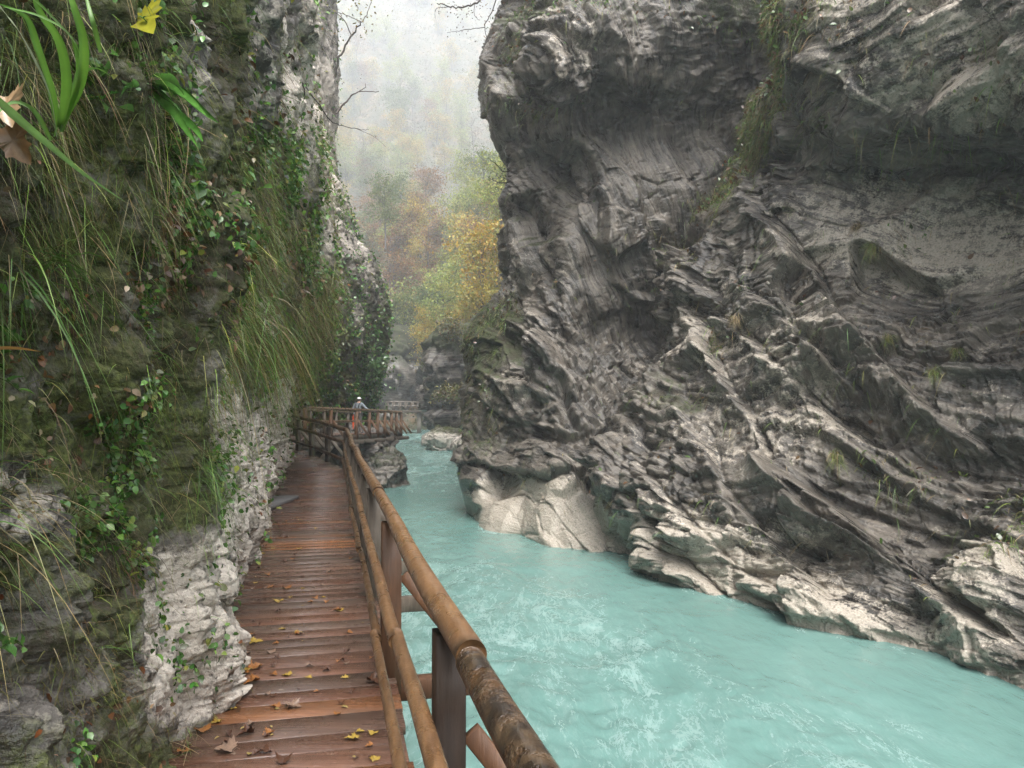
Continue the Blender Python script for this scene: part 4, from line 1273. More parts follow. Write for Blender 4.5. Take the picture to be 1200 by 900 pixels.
BR = [(.07, .17, .035), (.10, .21, .05), (.055, .13, .03)]
sprig('fresh round leaved plant at the bottom edge of the overgrown wall', 12, 745, 60, .038, .16, BR)
sprig('broad leaved green plant on the wall under the maple leaf', 130, 130, 30, .06, .2, BR)
sprig('yellow-green leafy sprig at the middle of the wall', 272, 245, 26, .11, .35, [(.16, .24, .04), (.10, .2, .04)])
sprig('bright green bush of leaves growing near the rust coloured fern', 195, 225, 40, .07, .3, BR)
sprig('small green weed where the wall meets the planks', 312, 682, 50, .06, .22, BR, name='weed')
sprig('pale sprig of small leaves on the mossy lower wall', 100, 610, 40, .03, .18, [(.12, .19, .06), (.08, .15, .04)])
sprig('low fern-like weed along the lower pale rock', 268, 720, 40, .04, .16, BR, name='weed')
sprig('trailing sprig of heart shaped leaves below the dark hollow', 60, 460, 30, .05, .2, BR)

# shrubs on the slope behind the platform
def shrub(label, p, h, n, cols, L=.14, group=None):
    o = thing('shrub', label, 'shrub', tuple(p), group)
    st, lv = MB(), MB()
    for k in range(7):
        e = np.asarray(p) + np.array([RNG.normal() * .35 * h, RNG.normal() * .35 * h, h * RNG.uniform(.5, 1)])
        q = spline_rows(np.array([p, (np.asarray(p) + e) / 2 + RNG.normal(size=3) * .1 * h, e]), [4, 4], .5)
        st.tube(q, np.linspace(.02, .006, len(q)), 5, (.06, .05, .03), False)
        m = n // 7
        r = e + RNG.normal(size=(m, 3)) * np.array([.22, .22, .20]) * h
        l_ = L * RNG.uniform(.6, 1.3, m)
        lv.add(*leaves(r, unit(RNG.normal(size=(m, 3)) + [0, -.2, -.3]), unit(RNG.normal(size=(m, 3)) * .6 + [0, -.3, 1]), l_, l_ * .6, palette(m, cols, .25)))
    under(st.build('stem', M['bark'], o)); under(lv.build('foliage', M['leaf'], o, True))
    return o
SH = [(.07, .14, .04), (.10, .18, .06), (.05, .10, .03), (.13, .17, .06)]
shrub('big leafy green shrub behind the platform railing, right under the overhang', at(398, 475, 43.5), 2.4, 1500, SH, .22)
shrub('pale green shrub growing against the wall left of the person', at(372, 470, 41), 2.2, 1300, [(.12, .2, .08), (.09, .16, .06)], .2)
shrub('dark green shrub high on the ledge under the buttress', at(412, 440, 44.5), 2.2, 1200, SH, .2)
shrub('low shrub of mixed leaves directly behind the person', at(428, 486, 45), 1.8, 1000, SH, .2)
shrub('yellowish shrub on the wall above the start of the platform', at(362, 430, 36), 2.0, 1100, [(.14, .18, .05), (.1, .15, .04)], .18)

# ---------------------------------------------------------------- bare branches against the mist
def branch(label, paths, name='bare_branch', leaf=None, seedn=0, col=(.045, .035, .03)):
    b0 = np.asarray(paths[0][0][0])
    o = thing(name, label, 'branch', tuple(b0))
    mb = MB()
    for pts, r0, r1 in paths:
        q = spline_rows(np.asarray(pts, float), [6] * (len(pts) - 1), .5)
        q[1:-1] += RNG.normal(size=(len(q) - 2, 3)) * r0 * .5
        mb.tube(q, np.linspace(r0, r1, len(q)), 6, col, True, .2)
    under(mb.build('twigs', M['bark'], o))
    if leaf:
        lv = MB()
        for (x, y, d, n, s, cols) in leaf:
            r = at(x, y, d) + RNG.normal(size=(n, 3)) * s
            l_ = RNG.uniform(.6, 1.2, n) * s * .34
            lv.add(*leaves(r, unit(RNG.normal(size=(n, 3)) + [0, 0, -.8]), unit(RNG.normal(size=(n, 3))), l_, l_ * .6, palette(n, cols, .25)))
        under(lv.build('foliage', M['dry_leaf'], o, True))
    return o
def px(pl, d0, d1):
    dd = np.linspace(d0, d1, len(pl))
    return [at(x, y, d) for (x, y), d in zip(pl, dd)]
WI = [(.06, .04, .025), (.16, .08, .03)]
branch('dark bare branch hanging down across the grey rock, with a few withered leaves', [
    (px([(308, -14), (322, 25), (346, 70), (356, 105), (354, 130), (352, 158)], 9, 10), .014, .005),
    (px([(355, 98), (372, 120), (386, 140), (400, 147), (418, 151), (432, 152)], 9.6, 11), .009, .003),
    (px([(386, 140), (384, 155), (388, 170)], 10, 10), .004, .002),
    (px([(418, 151), (438, 160), (452, 172)], 10.8, 11), .003, .0015),
    (px([(356, 110), (340, 118), (326, 120)], 9.6, 9.4), .004, .002)],
    leaf=[(352, 158, 9.8, 3, .09, WI), (440, 168, 11, 3, .09, WI), (372, 132, 10, 2, .08, WI)])
branch('thin pale sapling leaning out over the misty gap from the grey rock', [
    (px([(391, 92), (398, 68), (412, 42), (424, 26)], 26, 25), .05, .02),
    (px([(424, 26), (432, 12), (436, -6)], 25, 25), .02, .01),
    (px([(412, 42), (402, 22), (382, 8), (360, 2)], 25, 24), .02, .01),
    (px([(424, 26), (406, 18), (390, 12)], 25, 25), .015, .008)], col=(.16, .14, .12),
    leaf=[(430, 22, 25, 40, .3, [(.22, .22, .06), (.2, .16, .05)]), (392, 9, 24, 34, .3, [(.2, .2, .06)]), (412, 30, 25, 26, .28, [(.25, .18, .05)])])
branch('short bare twig with curled leaves jutting from the grey rock', [
    (px([(394, 133), (408, 116), (420, 108), (444, 107)], 20, 20), .03, .008),
    (px([(420, 108), (428, 102), (428, 98)], 20, 20), .012, .006)],
    leaf=[(410, 101, 20, 4, .16, WI), (427, 101, 20, 4, .16, WI)], col=(.10, .08, .07))
branch('fine leafy twigs hanging into the white sky beside the cliff top', [
    (px([(600, -50), (580, -14), (556, 4), (530, 8), (512, 4)], 22, 21), .04, .012),
    (px([(590, -30), (578, 10), (568, 32), (574, 52)], 22, 22), .02, .008),
    (px([(568, 32), (552, 34), (538, 36), (524, 38)], 22, 21), .012, .005),
    (px([(556, 4), (556, 18), (562, 24)], 21.5, 21.5), .010, .005), (px([(530, 8), (512, 10), (510, 22)], 21, 21), .010, .005)],
    leaf=[(530, 10, 21.3, 30, .16, WI), (545, 9, 21.4, 26, .16, WI), (558, 8, 21.5, 30, .16, WI), (514, 8, 21, 20, .14, WI), (545, 36, 21.5, 20, .16, WI), (530, 38, 21.5, 14, .14, WI), (572, 20, 22, 30, .18, WI), (570, 40, 22, 16, .14, WI)])
branch('drooping dark fir branch on the edge of the cliff', [
    (px([(602, 214), (590, 214), (580, 212), (570, 206)], 28, 27.5), .03, .008), (px([(602, 202), (590, 200), (574, 186)], 28, 27.5), .03, .008)],
    leaf=[(x, y, 27.8, 40, .22, [(.03, .06, .03), (.05, .08, .035)]) for x, y in ((590, 212), (580, 208), (585, 196), (596, 206))], name='fir_branch')

# ---------------------------------------------------------------- growth on the cliff across the river
cp, cn, cpx, cpy, cm = (CL[k] for k in ('P', 'N', 'px', 'py', 'moss'))
cpf, cnf = cp.reshape(-1, 3), cn.reshape(-1, 3)
crest = [(948, 30), (925, 80), (905, 120), (875, 190), (850, 225), (825, 240)]
cvis = (cpy > -60) & (cpx > 530) & (cpx < 1260)
cg = cvis * (np.exp(-(fault(cpx, cpy, crest, 1, 1)[1] / 15.0) ** 2) * 2.6 + 0.9 * ell(cpx, cpy, 880, 10, 90, 34, 0, .5) + .8 * ell(cpx, cpy, 575, 380, 42, 26, -40, .5) + .5 * ell(cpx, cpy, 625, 120, 34, 18, 0, .5)
             + .5 * ell(cpx, cpy, 610, 50, 26, 50, 0, .5) + .6 * ell(cpx, cpy, 800, 290, 30, 26, 0, .5) + .35 * ell(cpx, cpy, 880, 405, 40, 26, 0, .5) + .4 * ell(cpx, cpy, 790, 465, 36, 16, 0, .5)
             + .5 * ell(cpx, cpy, 700, 12, 80, 24, 0, .5) + .45 * ell(cpx, cpy, 565, 470, 22, 60, 0, .5) + .4 * ell(cpx, cpy, 1195, 620, 40, 40, 0, .5) + .25 * ell(cpx, cpy, 1060, 560, 60, 20, 20, .5) + .02)
cg = cg * (sstep(.42, .6, fbm(cp * 1.6, 4, 301)) + .8 * np.exp(-(fault(cpx, cpy, crest, 1, 1)[1] / 12.0) ** 2)) * sstep(.4, 1.4, cp[..., 2] - WZ)
n = 24000
k = pick(cg, n); r, nn = cpf[k], cnf[k]
d0 = unit(nn * .8 + np.array([0, 0, .4]) + .45 * RNG.normal(size=(n, 3)))
v, f, c = blades(r - nn * .02, d0, RNG.uniform(.10, .38, n), RNG.uniform(.009, .019, n), palette(n, GREENS + STRAWS[:3], .3), RNG.uniform(.7, 1.6, n), 5, sway=.1)
tag(mesh_np('cliff_grass', v, f, M['grass'], None, {'Col': c}, True), 'green and yellow grass growing on ledges of the dark cliff', 'grass', kind='stuff')
n = 3500
k = pick(cg * (.3 + sstep(140, 0, cpy)), n); r, nn = cpf[k], cnf[k]
l_ = RNG.uniform(.07, .16, n)
v, f, c = leaves(r + nn * RNG.uniform(0, .2, (n, 1)), unit(RNG.normal(size=(n, 3)) + nn * .5), unit(nn + [0, 0, .8] + .6 * RNG.normal(size=(n, 3))), l_, l_ * .6,
                 palette(n, [(.06, .11, .03), (.09, .14, .04), (.12, .065, .035), (.15, .08, .04)], .3))
tag(mesh_np('cliff_plants', v, f, M['leaf'], None, {'Col': c}, True), 'leafy plants and brown leaves on top of the dark cliff', 'plants', kind='stuff')
def cliff_point(x, y):
    q = np.hypot(cpx - x, cpy - y)
    i = np.unravel_index(np.argmin(q), q.shape)
    return cp[i].copy(), cn[i].copy()
for x, y, L, lab in ((980, 535, .42, 'green grass tuft alone on the dark cliff, lowest of the tufts there'), (1109, 447, .28, 'yellow-green grass tuft on the dark rock below the pale slab'),
                     (1121, 412, .28, 'small yellow-green grass tuft on the right, just above another one'), (1039, 398, .26, 'small grass tuft on the cliff under the orange leaves'),
                     (1026, 292, .38, 'grass tuft with straw blades at the edge of the pale slab'), (1006, 268, .32, 'straw coloured grass tuft in a crack of the pale slab'),
                     (890, 385, .3, 'brownish grass tuft among dead leaves on the diagonal ledge'), (798, 296, .42, 'olive grass tuft on the crest between the two cliff faces')):
    p, n_ = cliff_point(x, y)
    tuft(lab, p, unit(n_ + [0, -.3, .3]), 130, (L * .5, L), (.007, .013), ([(.14, .19, .04), (.10, .15, .035), (.2, .17, .07)] if 'brown' not in lab and 'straw c' not in lab else STRAWS), (.6, 1.4), .55, .05)
p, n_ = cliff_point(1104, 545)
def small_plant(lab, p):
    lv = MB(); m = 26
    l_ = RNG.uniform(.06, .12, m)
    lv.add(*leaves(p + RNG.normal(size=(m, 3)) * .08 + [0, -.1, .05], unit(RNG.normal(size=(m, 3)) + [0, -.4, .3]), unit(RNG.normal(size=(m, 3)) * .5 + [0, -.4, 1]), l_, l_ * .7, palette(m, [(.2, .27, .07), (.13, .2, .05)], .2)))
    tag(lv.build('seedling', M['leaf'], None, True, origin=p), lab, 'plant')
small_plant('light green seedling in the shaded hollow of the cliff', p)
# ---------------------------------------------------------------- rocks in and beside the river
def rock(name, label, c, size, seed, mat='wall_rock', pale=.5, moss=.3, cat='rock', kind=None, res=90, rel=.35):
    u, v = np.meshgrid(np.linspace(0, 2 * math.pi, res * 2 + 1), np.linspace(.02, math.pi - .02, res))
    s = np.stack([np.sin(v) * np.cos(u), np.sin(v) * np.sin(u), np.cos(v)], -1)
    s[:, -1] = s[:, 0]
    sg = np.sign(s) * np.abs(s) ** .7
    size = np.asarray(size, float)
    P = sg * size
    m = size.mean()
    Q = (P + .4 * m * np.stack([fbm(P / m * 1.2, 3, seed + k) - .5 for k in (0, 7, 13)], -1)) / m
    h1, e1 = facets(Q * np.array([1.0, 1.0, 1.7]), seed, .8)
    h2, e2 = facets(Q * np.array([2.8, 2.8, 4.5]), seed + 1, .8)
    h3, e3 = facets(Q * np.array([8., 8, 13]), seed + 2, .8)
    E = rel * m * (h1 * .8 + .36 * h2 + .13 * h3 + .5 * (fbm(P / m * 2, 4, seed) - .5) - .08 * np.exp(-(e2 / .05) ** 2))
    P = P + s * E[..., None]
    up = s[..., 2]
    z = np.clip(moss * 2 * sstep(-.1, .7, up + .6 * (fbm(P / m * 2, 3, seed + 5) - .5)), 0, 1)
    o = mesh_np(name, P, grid_faces(res, res * 2 + 1, True), M[mat], None, {'pale': np.full(P.shape[:2], pale).ravel(), 'moss': z.ravel(), 'bedco': (P[..., ::-1] * .8).reshape(-1, 3)}, origin=None)
    o.location = c
    return tag(o, label, cat, kind=kind)
rock('boulder', 'pale grey rock footing in the water under the platform', at(450, 545, 37.2) + [0, 0, -1.1], (1.0, 1.5, 1.7), 101, 'rock', pale=.3, moss=.35, res=110, rel=.3)
rock('boulder', 'dark rock mass shaded beneath the platform beams', at(405, 545, 38.5), (2.2, 2.6, 1.9), 104, 'rock', .1, .1)
rock('rock_outcrop', 'dark mossy rock outcrop leaning in from the far right bank', at(541, 440, 66) + [.6, 4, -1.0], (3.6, 5.5, 6.0), 111, 'rock', .2, .8, res=130)
rock('rock_outcrop', 'grey rock face closing the gorge behind the footbridge', at(452, 455, 112) + [-1.5, 6, 0], (7.5, 9, 9.5), 117, 'rock', .25, .55, res=130)
rock('rock_outcrop', 'bushy dark rock shoulder above the footbridge end', at(508, 455, 108) + [2.0, 6, -2.0], (4.6, 7, 6.0), 119, 'rock', .2, .7, res=110)
rock('boulder', 'flat pale boulder bank with moss along the far bend', at(530, 513, 64) + [0.4, 1, -.3], (2.5, 4.0, 1.2), 123, pale=.75, moss=.45, res=110, rel=.25)
rock('boulder', 'smaller pale boulder at the tip of the boulder bank', at(512, 514, 70) + [0, 0, -.4], (1.3, 1.8, .75), 127, pale=.8, moss=.2, rel=.25)
rock('boulder', 'low wet boulder between the boulder bank and the cliff', at(547, 522, 50), (.9, 1.5, .55), 129, pale=.6, moss=.2, rel=.25)
p = at(336, 590, 14.6)
mb = MB(); q = np.array([rail_x(13.6) - 1.42, 13.6, deck_z(13.6) + .03])
mb.box(q, (.02, .75, .0), (.24, -.02, 0), (0, 0, .035), .012, (.12, .115, .11))
tag(mb.build('stone_slab', M['cloth'], None, origin=q), 'grey stone slab lying on the planks against the foot of the wall', 'slab')

# ---------------------------------------------------------------- trees
def tree_mesh(h, seed, crown_w, base_f, nl, cols, leaf, conifer=False, spread=.5):
    rg = np.random.default_rng(seed)
    tr, cr = MB(), MB()
    bend = rg.normal(size=2) * .05 * h
    tp = np.array([[0, 0, -.6], [bend[0] * .3, bend[1] * .3, h * .35], [bend[0] * .7, bend[1] * .7, h * .7], [bend[0], bend[1], h * .97]])
    q = spline_rows(tp, [5] * 3, .5)
    bark = (.12, .105, .095)
    tr.tube(q, np.linspace(.018 * h, .004 * h, len(q)), 7, bark, False)
    ends = []
    nb = 26 if conifer else 15
    for k in range(nb):
        a = base_f + (.96 - base_f) * (k + rg.random()) / nb
        b = np.array([np.interp(a, np.linspace(0, 1, len(q)), q[:, i]) for i in range(3)])
        th = rg.random() * 6.283
        if conifer:
            L = crown_w * (1.02 - a) * rg.uniform(.8, 1.1)
            d = np.array([math.cos(th), math.sin(th), -.25])
        else:
            L = crown_w * (1.15 - .7 * abs(a - .6)) * rg.uniform(.6, 1.1)
            d = np.array([math.cos(th), math.sin(th), rg.uniform(.3, 1.0)])
        e = b + unit(d) * L
        m = (b + e) / 2 + np.array([0, 0, -.08 * L])
        br = spline_rows(np.array([b, m, e]), [3, 3], .5)
        tr.tube(br, np.linspace(.006 * h, .0015 * h, len(br)), 5, bark, False)
        for s in np.linspace(.35, 1, 5 if conifer else 4):
            c = b + (e - b) * s
            ends.append((c, L))
            if not conifer:
                for _ in range(2):
                    e2 = c + unit(rg.normal(size=3) + [0, 0, .5]) * L * .4
                    tr.tube(np.array([c, (c + e2) / 2 + rg.normal(size=3) * .05, e2]), [.002 * h, .0013 * h, .0008 * h], 4, bark, False)
                    ends.append((e2, L))
    if nl:
        w = np.array([L for _, L in ends]); w /= w.sum()
        k = rg.choice(len(ends), nl, p=w)
        c = np.array([x for x, _ in ends])[k]
        Ls = np.array([L for _, L in ends])[k]
        r = c + rg.normal(size=(nl, 3)) * (Ls * (.10 if conifer else .17) * spread * 2)[:, None] * np.array([1, 1, .6])
        keep = rg.random(nl) < 1
        l_ = leaf * rg.uniform(.6, 1.3, nl)
        cc = np.array(cols)[rg.integers(0, len(cols), len(ends))[k]] * rg.uniform(.7, 1.3, (nl, 1))
        dd = unit(rg.normal(size=(nl, 3)) + (np.array([0, 0, -.4]) if not conifer else np.array([0, 0, -.2])))
        v, f, c2 = leaves(r, dd, unit(rg.normal(size=(nl, 3)) * .7 + [0, 0, 1]), l_, l_ * .75, cc)
        cr.add(v, f, c2)
    return tr, cr
KINDS_ = {
    'yellow': dict(h=10, crown_w=3.4, base_f=.25, nl=3600, cols=[(.44, .32, .04), (.40, .34, .06), (.30, .30, .06), (.46, .28, .04)], leaf=.26),
    'green': dict(h=11, crown_w=3.6, base_f=.25, nl=3600, cols=[(.10, .16, .04), (.14, .19, .05), (.18, .20, .05)], leaf=.26),
    'orange': dict(h=11, crown_w=3.4, base_f=.3, nl=2600, cols=[(.26, .12, .04), (.30, .16, .05), (.20, .11, .05), (.24, .18, .06)], leaf=.26),
    'bare': dict(h=12, crown_w=3.2, base_f=.3, nl=500, cols=[(.16, .10, .06), (.2, .14, .07)], leaf=.22),
    'lime': dict(h=9, crown_w=3.6, base_f=.2, nl=3600, cols=[(.31, .36, .08), (.26, .33, .09), (.36, .35, .08)], leaf=.25),
    'conifer': dict(h=15, crown_w=3.4, base_f=.12, nl=4200, cols=[(.025, .05, .025), (.04, .065, .03)], leaf=.30, conifer=True),
}
LABELS = {
    'yellow': 'golden yellow autumn tree on the misty slope',
    'green': 'green leaved tree on the misty slope',
    'orange': 'orange brown autumn tree on the misty slope',
    'bare': 'nearly bare tree with pale trunk on the misty slope',
    'lime': 'yellow-green tree on the misty slope',
    'conifer': 'dark conifer standing on the misty slope',
}
PROTO = {}
def tree_proto(kind, k):
    if (kind, k) not in PROTO:
        tr, cr = tree_mesh(seed=hash_seed(kind) + k, **KINDS_[kind])
        nm = 'conifer' if kind == 'conifer' else 'tree'
        PROTO[(kind, k)] = (tr, cr, nm, [None])
    return PROTO[(kind, k)]
def hash_seed(s):
    return sum(ord(c) * (i + 1) for i, c in enumerate(s))
def plant_tree(kind, k, p, sc_, yaw, label=None, group='autumn trees on the misty slopes'):
    tr, cr, nm, src = tree_proto(kind, k)
    if src[0] is None:
        o = thing(nm, '', 'tree')
        tr.build('trunk', M['bark'], o)
        cr.build('crown', M['crown'], o, True)
        src[0] = o
    else:
        o = copy_tree(src[0])
    o.location = p
    o.scale = (sc_,) * 3
    o.rotation_euler = (0, 0, yaw)
    o['label'] = label or LABELS[kind]
    if label is None:
        o['group'] = group
    elif 'group' in o:
        del o['group']
    return o
rs = random.Random(3)
# trees one can tell apart: (kind, variant, px, py of the crown centre, distance, scale)
for kind, k, x, y, d, s, lab in (
    ('yellow', 0, 572, 330, 78, 1.15, 'golden yellow tree leaning against the left edge of the dark cliff'),
    ('lime', 0, 520, 362, 92, 1.0, 'yellow-green tree in the middle of the gap above the footbridge'),
    ('yellow', 1, 497, 395, 100, .7, 'small yellow tree low in the gap, just above the footbridge'),
    ('lime', 1, 590, 232, 84, 1.0, 'pale lime-green tree high beside the cliff edge'),
    ('yellow', 0, 545, 395, 82, .75, 'yellow tree in front of the dark mossy outcrop'),
    ('green', 0, 452, 245, 120, .9, 'pale green tree beside the left grey buttress')):
    p = at(x, y, d)
    h = KINDS_[kind]['h'] * s * .6
    g = float(hill_z(np.array([[p[0]]]), np.array([[p[1]]]))[0, 0])
    plant_tree(kind, k, (p[0], p[1], p[2] - h), s, rs.random() * 6, lab)
yy_ = np.linspace(106, 700, 340)
cnt = 0
XP, YP = RNG.uniform(372, 640, 900), RNG.uniform(-60, 470, 900)
LN = at(XP[:, None], YP[:, None], yy_[None])
GZ = hill_z(LN[..., 0], LN[..., 1])
HIT = GZ > LN[..., 2]
for i in range(900):
    if cnt >= 230: break
    if not HIT[i].any(): continue
    j = int(np.argmax(HIT[i]))
    q, gz, y_px = LN[i, j], float(GZ[i, j]), YP[i]
    u = rs.random()
    kind = ('orange' if u < .14 else 'lime' if u < .42 else 'yellow' if u < .60 else 'bare' if u < .78 else 'green' if u < .96 else 'conifer')
    if y_px < 230 and u > .97: kind = 'conifer'
    elif y_px < 230 and u > .80: kind = 'lime'
    if y_px < 200 and .24 < u < .42: kind = 'green'
    plant_tree(kind, rs.randrange(2), (q[0], q[1], gz - .3), rs.uniform(.8, 1.25) * (1 + .7 * min(1, (q[1] - 106) / 350)), rs.random() * 6.28)
    cnt += 1
# undergrowth of the far slope
n = 90000
d = 104 + 560 * RNG.random(n) ** 1.6
x = RNG.uniform(-.30, .10, n) * d
z = hill_z(x[None], d[None])[0]
r = np.stack([x, d, z + RNG.uniform(0, 2.4, n)], 1)
k = fbm(r * .12, 3, 401)
cc = np.where((k > .54)[:, None], np.array([.20, .18, .05]), np.where((k < .46)[:, None], np.array([.09, .11, .04]), np.array([.15, .085, .045]))) * RNG.uniform(.5, 1.2, (n, 1))
l_ = RNG.uniform(.25, .5, n) * (d / 150) ** .7
v, f, c = leaves(r, unit(RNG.normal(size=(n, 3))), unit(RNG.normal(size=(n, 3)) + [0, -.4, .8]), l_, l_ * .7, cc)
tag(mesh_np('undergrowth', v, f, M['crown'], None, {'Col': c}, True), 'brown and yellow undergrowth covering the far misty slope', 'undergrowth', kind='stuff')
for x, y, d, h, lab in ((540, 405, 63, 2.0, 'shrub on top of the dark mossy outcrop by the cliff'), (525, 480, 63, 1.6, 'yellowish shrub at the foot of the mossy outcrop'), (543, 478, 60, 1.5, 'orange-tinted shrub between outcrop and cliff'),
                        (515, 440, 68, 1.8, 'olive shrub on the left side of the mossy outcrop')):
    shrub(lab, at(x, y, d), h, 900, [(.10, .12, .04), (.2, .17, .05), (.14, .10, .04)], .22)
# ---------------------------------------------------------------- the person on the platform
def skin_mesh(name, verts, edges, radii, mat, parent, root=0, sub=2):
    me = bpy.data.meshes.new(name)
    me.from_pydata([tuple(v) for v in verts], edges, [])
    o = bpy.data.objects.new(name, me)
    link(o, parent)
    m = o.modifiers.new('skin', 'SKIN')
    for i, r_ in enumerate(radii):
        sv = me.skin_vertices[0].data[i]
        sv.radius = r_ if isinstance(r_, tuple) else (r_, r_)
        sv.use_root = i == root
    m.use_smooth_shade = True
    s = o.modifiers.new('sub', 'SUBSURF'); s.levels = s.render_levels = sub
    me.materials.append(mat)
    return o
def plain(name, col, rough=.7):
    t = NT(name)
    t.set(Base_Color=t.mix(t.ramp(t.noise(t.obj(), 14.0, 3), .3, .7), tuple(x * .75 for x in col), col), Roughness=rough)
    return t.m
SKIN, BLUE, NAVY, WHITE, ORANGE, BLACK, HAIR = (plain(*a) for a in (('skin', (.42, .25, .18), .5), ('jacket_cloth', (.15, .175, .19)), ('trouser_cloth', (.10, .095, .085)), ('cap_cloth', (.75, .75, .75)),
                                                 ('orange_cloth', (.75, .10, .02)), ('black_webbing', (.02, .02, .022)), ('dark_hair', (.03, .02, .015))))
pe_y = 37.0
pz = float(np.interp(pe_y, [28.2, 41.3], [.70, .50])) + .004
person = thing('person', 'person in grey jacket and white cap with dark straps, seen from behind on the platform', 'person', (-7.48, pe_y, pz))
person.rotation_euler = (0, 0, R(-20))
J = dict(pel=(0, 0, .94), sp=(0, .02, 1.12), ch=(0, .03, 1.33), nk=(0, .05, 1.48), hd=(0, .07, 1.60), tp=(0, .075, 1.70),
         ls=(-.17, .03, 1.41), le=(-.30, -.02, 1.15), lw=(-.21, .16, .98), lh=(-.18, .22, .93),
         rs_=(.17, .03, 1.41), re=(.38, .06, 1.20), rw=(.60, .02, 1.10), rh=(.70, -.02, 1.08),
         lp=(-.09, 0, .90), lk=(-.11, .03, .49), la=(-.12, -.02, .08), lt=(-.13, .14, .035), lhe=(-.12, -.06, .04),
         rp=(.09, 0, .90), rk=(.11, .04, .49), ra=(.12, 0, .08), rt=(.14, .16, .035), rhe=(.12, -.04, .04))
RAD = dict(pel=(.15, .11), sp=(.13, .10), ch=(.16, .11), nk=.055, hd=.085, tp=.055, ls=.062, le=.045, lw=.03, lh=(.036, .02), rs_=.062, re=.045, rw=.03, rh=(.036, .02),
           lp=.085, lk=.058, la=.042, lt=.035, lhe=.035, rp=.085, rk=.058, ra=.042, rt=.035, rhe=.035)
ED = [('pel', 'sp'), ('sp', 'ch'), ('ch', 'nk'), ('nk', 'hd'), ('hd', 'tp'), ('ch', 'ls'), ('ls', 'le'), ('le', 'lw'), ('lw', 'lh'), ('ch', 'rs_'), ('rs_', 're'), ('re', 'rw'), ('rw', 'rh'),
      ('pel', 'lp'), ('lp', 'lk'), ('lk', 'la'), ('la', 'lt'), ('pel', 'rp'), ('rp', 'rk'), ('rk', 'ra'), ('ra', 'rt')]
def figure(name, keys, mat, grow=1.0, add=0.0, over={}):
    ks = [k for k in J if k in keys]
    idx = {k: i for i, k in enumerate(ks)}
    ed = [(idx[a], idx[b]) for a, b in ED if a in idx and b in idx]
    rad = []
    for k in ks:
        r_ = over.get(k, RAD[k])
        rad.append(tuple(x * grow + add for x in r_) if isinstance(r_, tuple) else r_ * grow + add)
    return skin_mesh(name, [J[k] for k in ks], ed, rad, mat, person)
body = figure('body', [k for k in J if k not in ('lhe', 'rhe')], SKIN)
# fingers
for side, w, h_ in ((-1, J['lw'], J['lh']), (1, J['rw'], J['rh'])):
    w, h_ = np.array(w), np.array(h_)
    d = unit(h_ - w); s_ = unit(np.cross(d, [0, 0, 1]))
    V, E_, Rr = [], [], []
    for i, (o_, L) in enumerate(((-.03, .06), (-.01, .07), (.01, .065), (.03, .05), (.045, .045))):
        b = h_ + s_ * o_ - (d * .04 if i == 4 else 0)
        dd = d if i < 4 else unit(d + s_ * .8)
        n0 = len(V)
        V += [b, b + dd * L * .55, b + dd * L * .9 + np.array([0, 0, -.025])]
        E_ += [(n0, n0 + 1), (n0 + 1, n0 + 2)]
        Rr += [.011, .009, .008]
    me_ = [tuple(q) for q in V]
    for i in range(5):
        fo = skin_mesh('finger', me_[i * 3:i * 3 + 3], [(0, 1), (1, 2)], Rr[i * 3:i * 3 + 3], SKIN, body, 0, 1)
jk = figure('jacket', ['pel', 'sp', 'ch', 'ls', 'le', 'lw', 'rs_', 're', 'rw'], BLUE, 1.08, .012)
figure('trousers', ['pel', 'lp', 'lk', 'la', 'rp', 'rk', 'ra'], NAVY, 1.06, .012)
J2 = dict(J)
for s_ in ('l', 'r'):
    skin_mesh('shoe', [J[s_ + 'he'], J[s_ + 't']], [(0, 1)], [.048, .046], BLACK, person)
# face, ears and hair on the head, cap on top
hd = np.array(J['hd'])
mb = MB()
def blob(c, r_, col=(1, 1, 1), m=10, n=16, zmin=-1.0):
    v_, u_ = np.meshgrid(np.linspace(math.acos(1), math.acos(zmin), m), np.linspace(0, 2 * math.pi, n, endpoint=False), indexing='ij')
    p_ = np.stack([np.sin(v_) * np.cos(u_), np.sin(v_) * np.sin(u_), np.cos(v_)], -1) * np.asarray(r_) + np.asarray(c)
    i, j = np.meshgrid(np.arange(m - 1), np.arange(n), indexing='ij')
    f_ = np.stack([i * n + j, (i + 1) * n + j, (i + 1) * n + (j + 1) % n, i * n + (j + 1) % n], -1).reshape(-1, 4)
    return p_.reshape(-1, 3), f_
def part(name, shapes, mat):
    m_ = MB()
    for s_ in shapes: m_.add(*s_)
    return m_.build(name, mat, person, True)
part('head', [blob(hd + [0, .015, .01], (.078, .095, .115)), blob(hd + [0, .11, -.005], (.014, .02, .022)), blob(hd + [-.08, .01, 0], (.014, .025, .034)), blob(hd + [.08, .01, 0], (.014, .025, .034))], SKIN)
part('eyes', [blob(hd + [-.03, .098, .02], (.012, .008, .008)), blob(hd + [.03, .098, .02], (.012, .008, .008)), blob(hd + [0, .102, -.05], (.024, .008, .007))], BLACK)
part('hair', [blob(hd + [0, -.012, .015], (.084, .09, .105))], HAIR)
part('cap', [blob(hd + [0, 0, .055], (.096, .112, .085), zmin=0.0), blob(hd + [0, .12, .062], (.07, .075, .012))], WHITE)
m_ = MB()
for sx in (-1, 1):
    q = np.array([(sx * .10, -.115, 1.02), (sx * .085, -.135, 1.2), (sx * .10, -.12, 1.36), (sx * .11, .02, 1.475), (sx * .10, .15, 1.36), (sx * .12, .13, 1.1)])
    m_.tube(spline_rows(q, [4] * 5, .5), .018, 6, (1, 1, 1), True)
m_.tube(spline_rows(np.array([(-.16, -.09, 1.18), (0, -.145, 1.2), (.16, -.09, 1.18)]), [4, 4], .5), .014, 6)
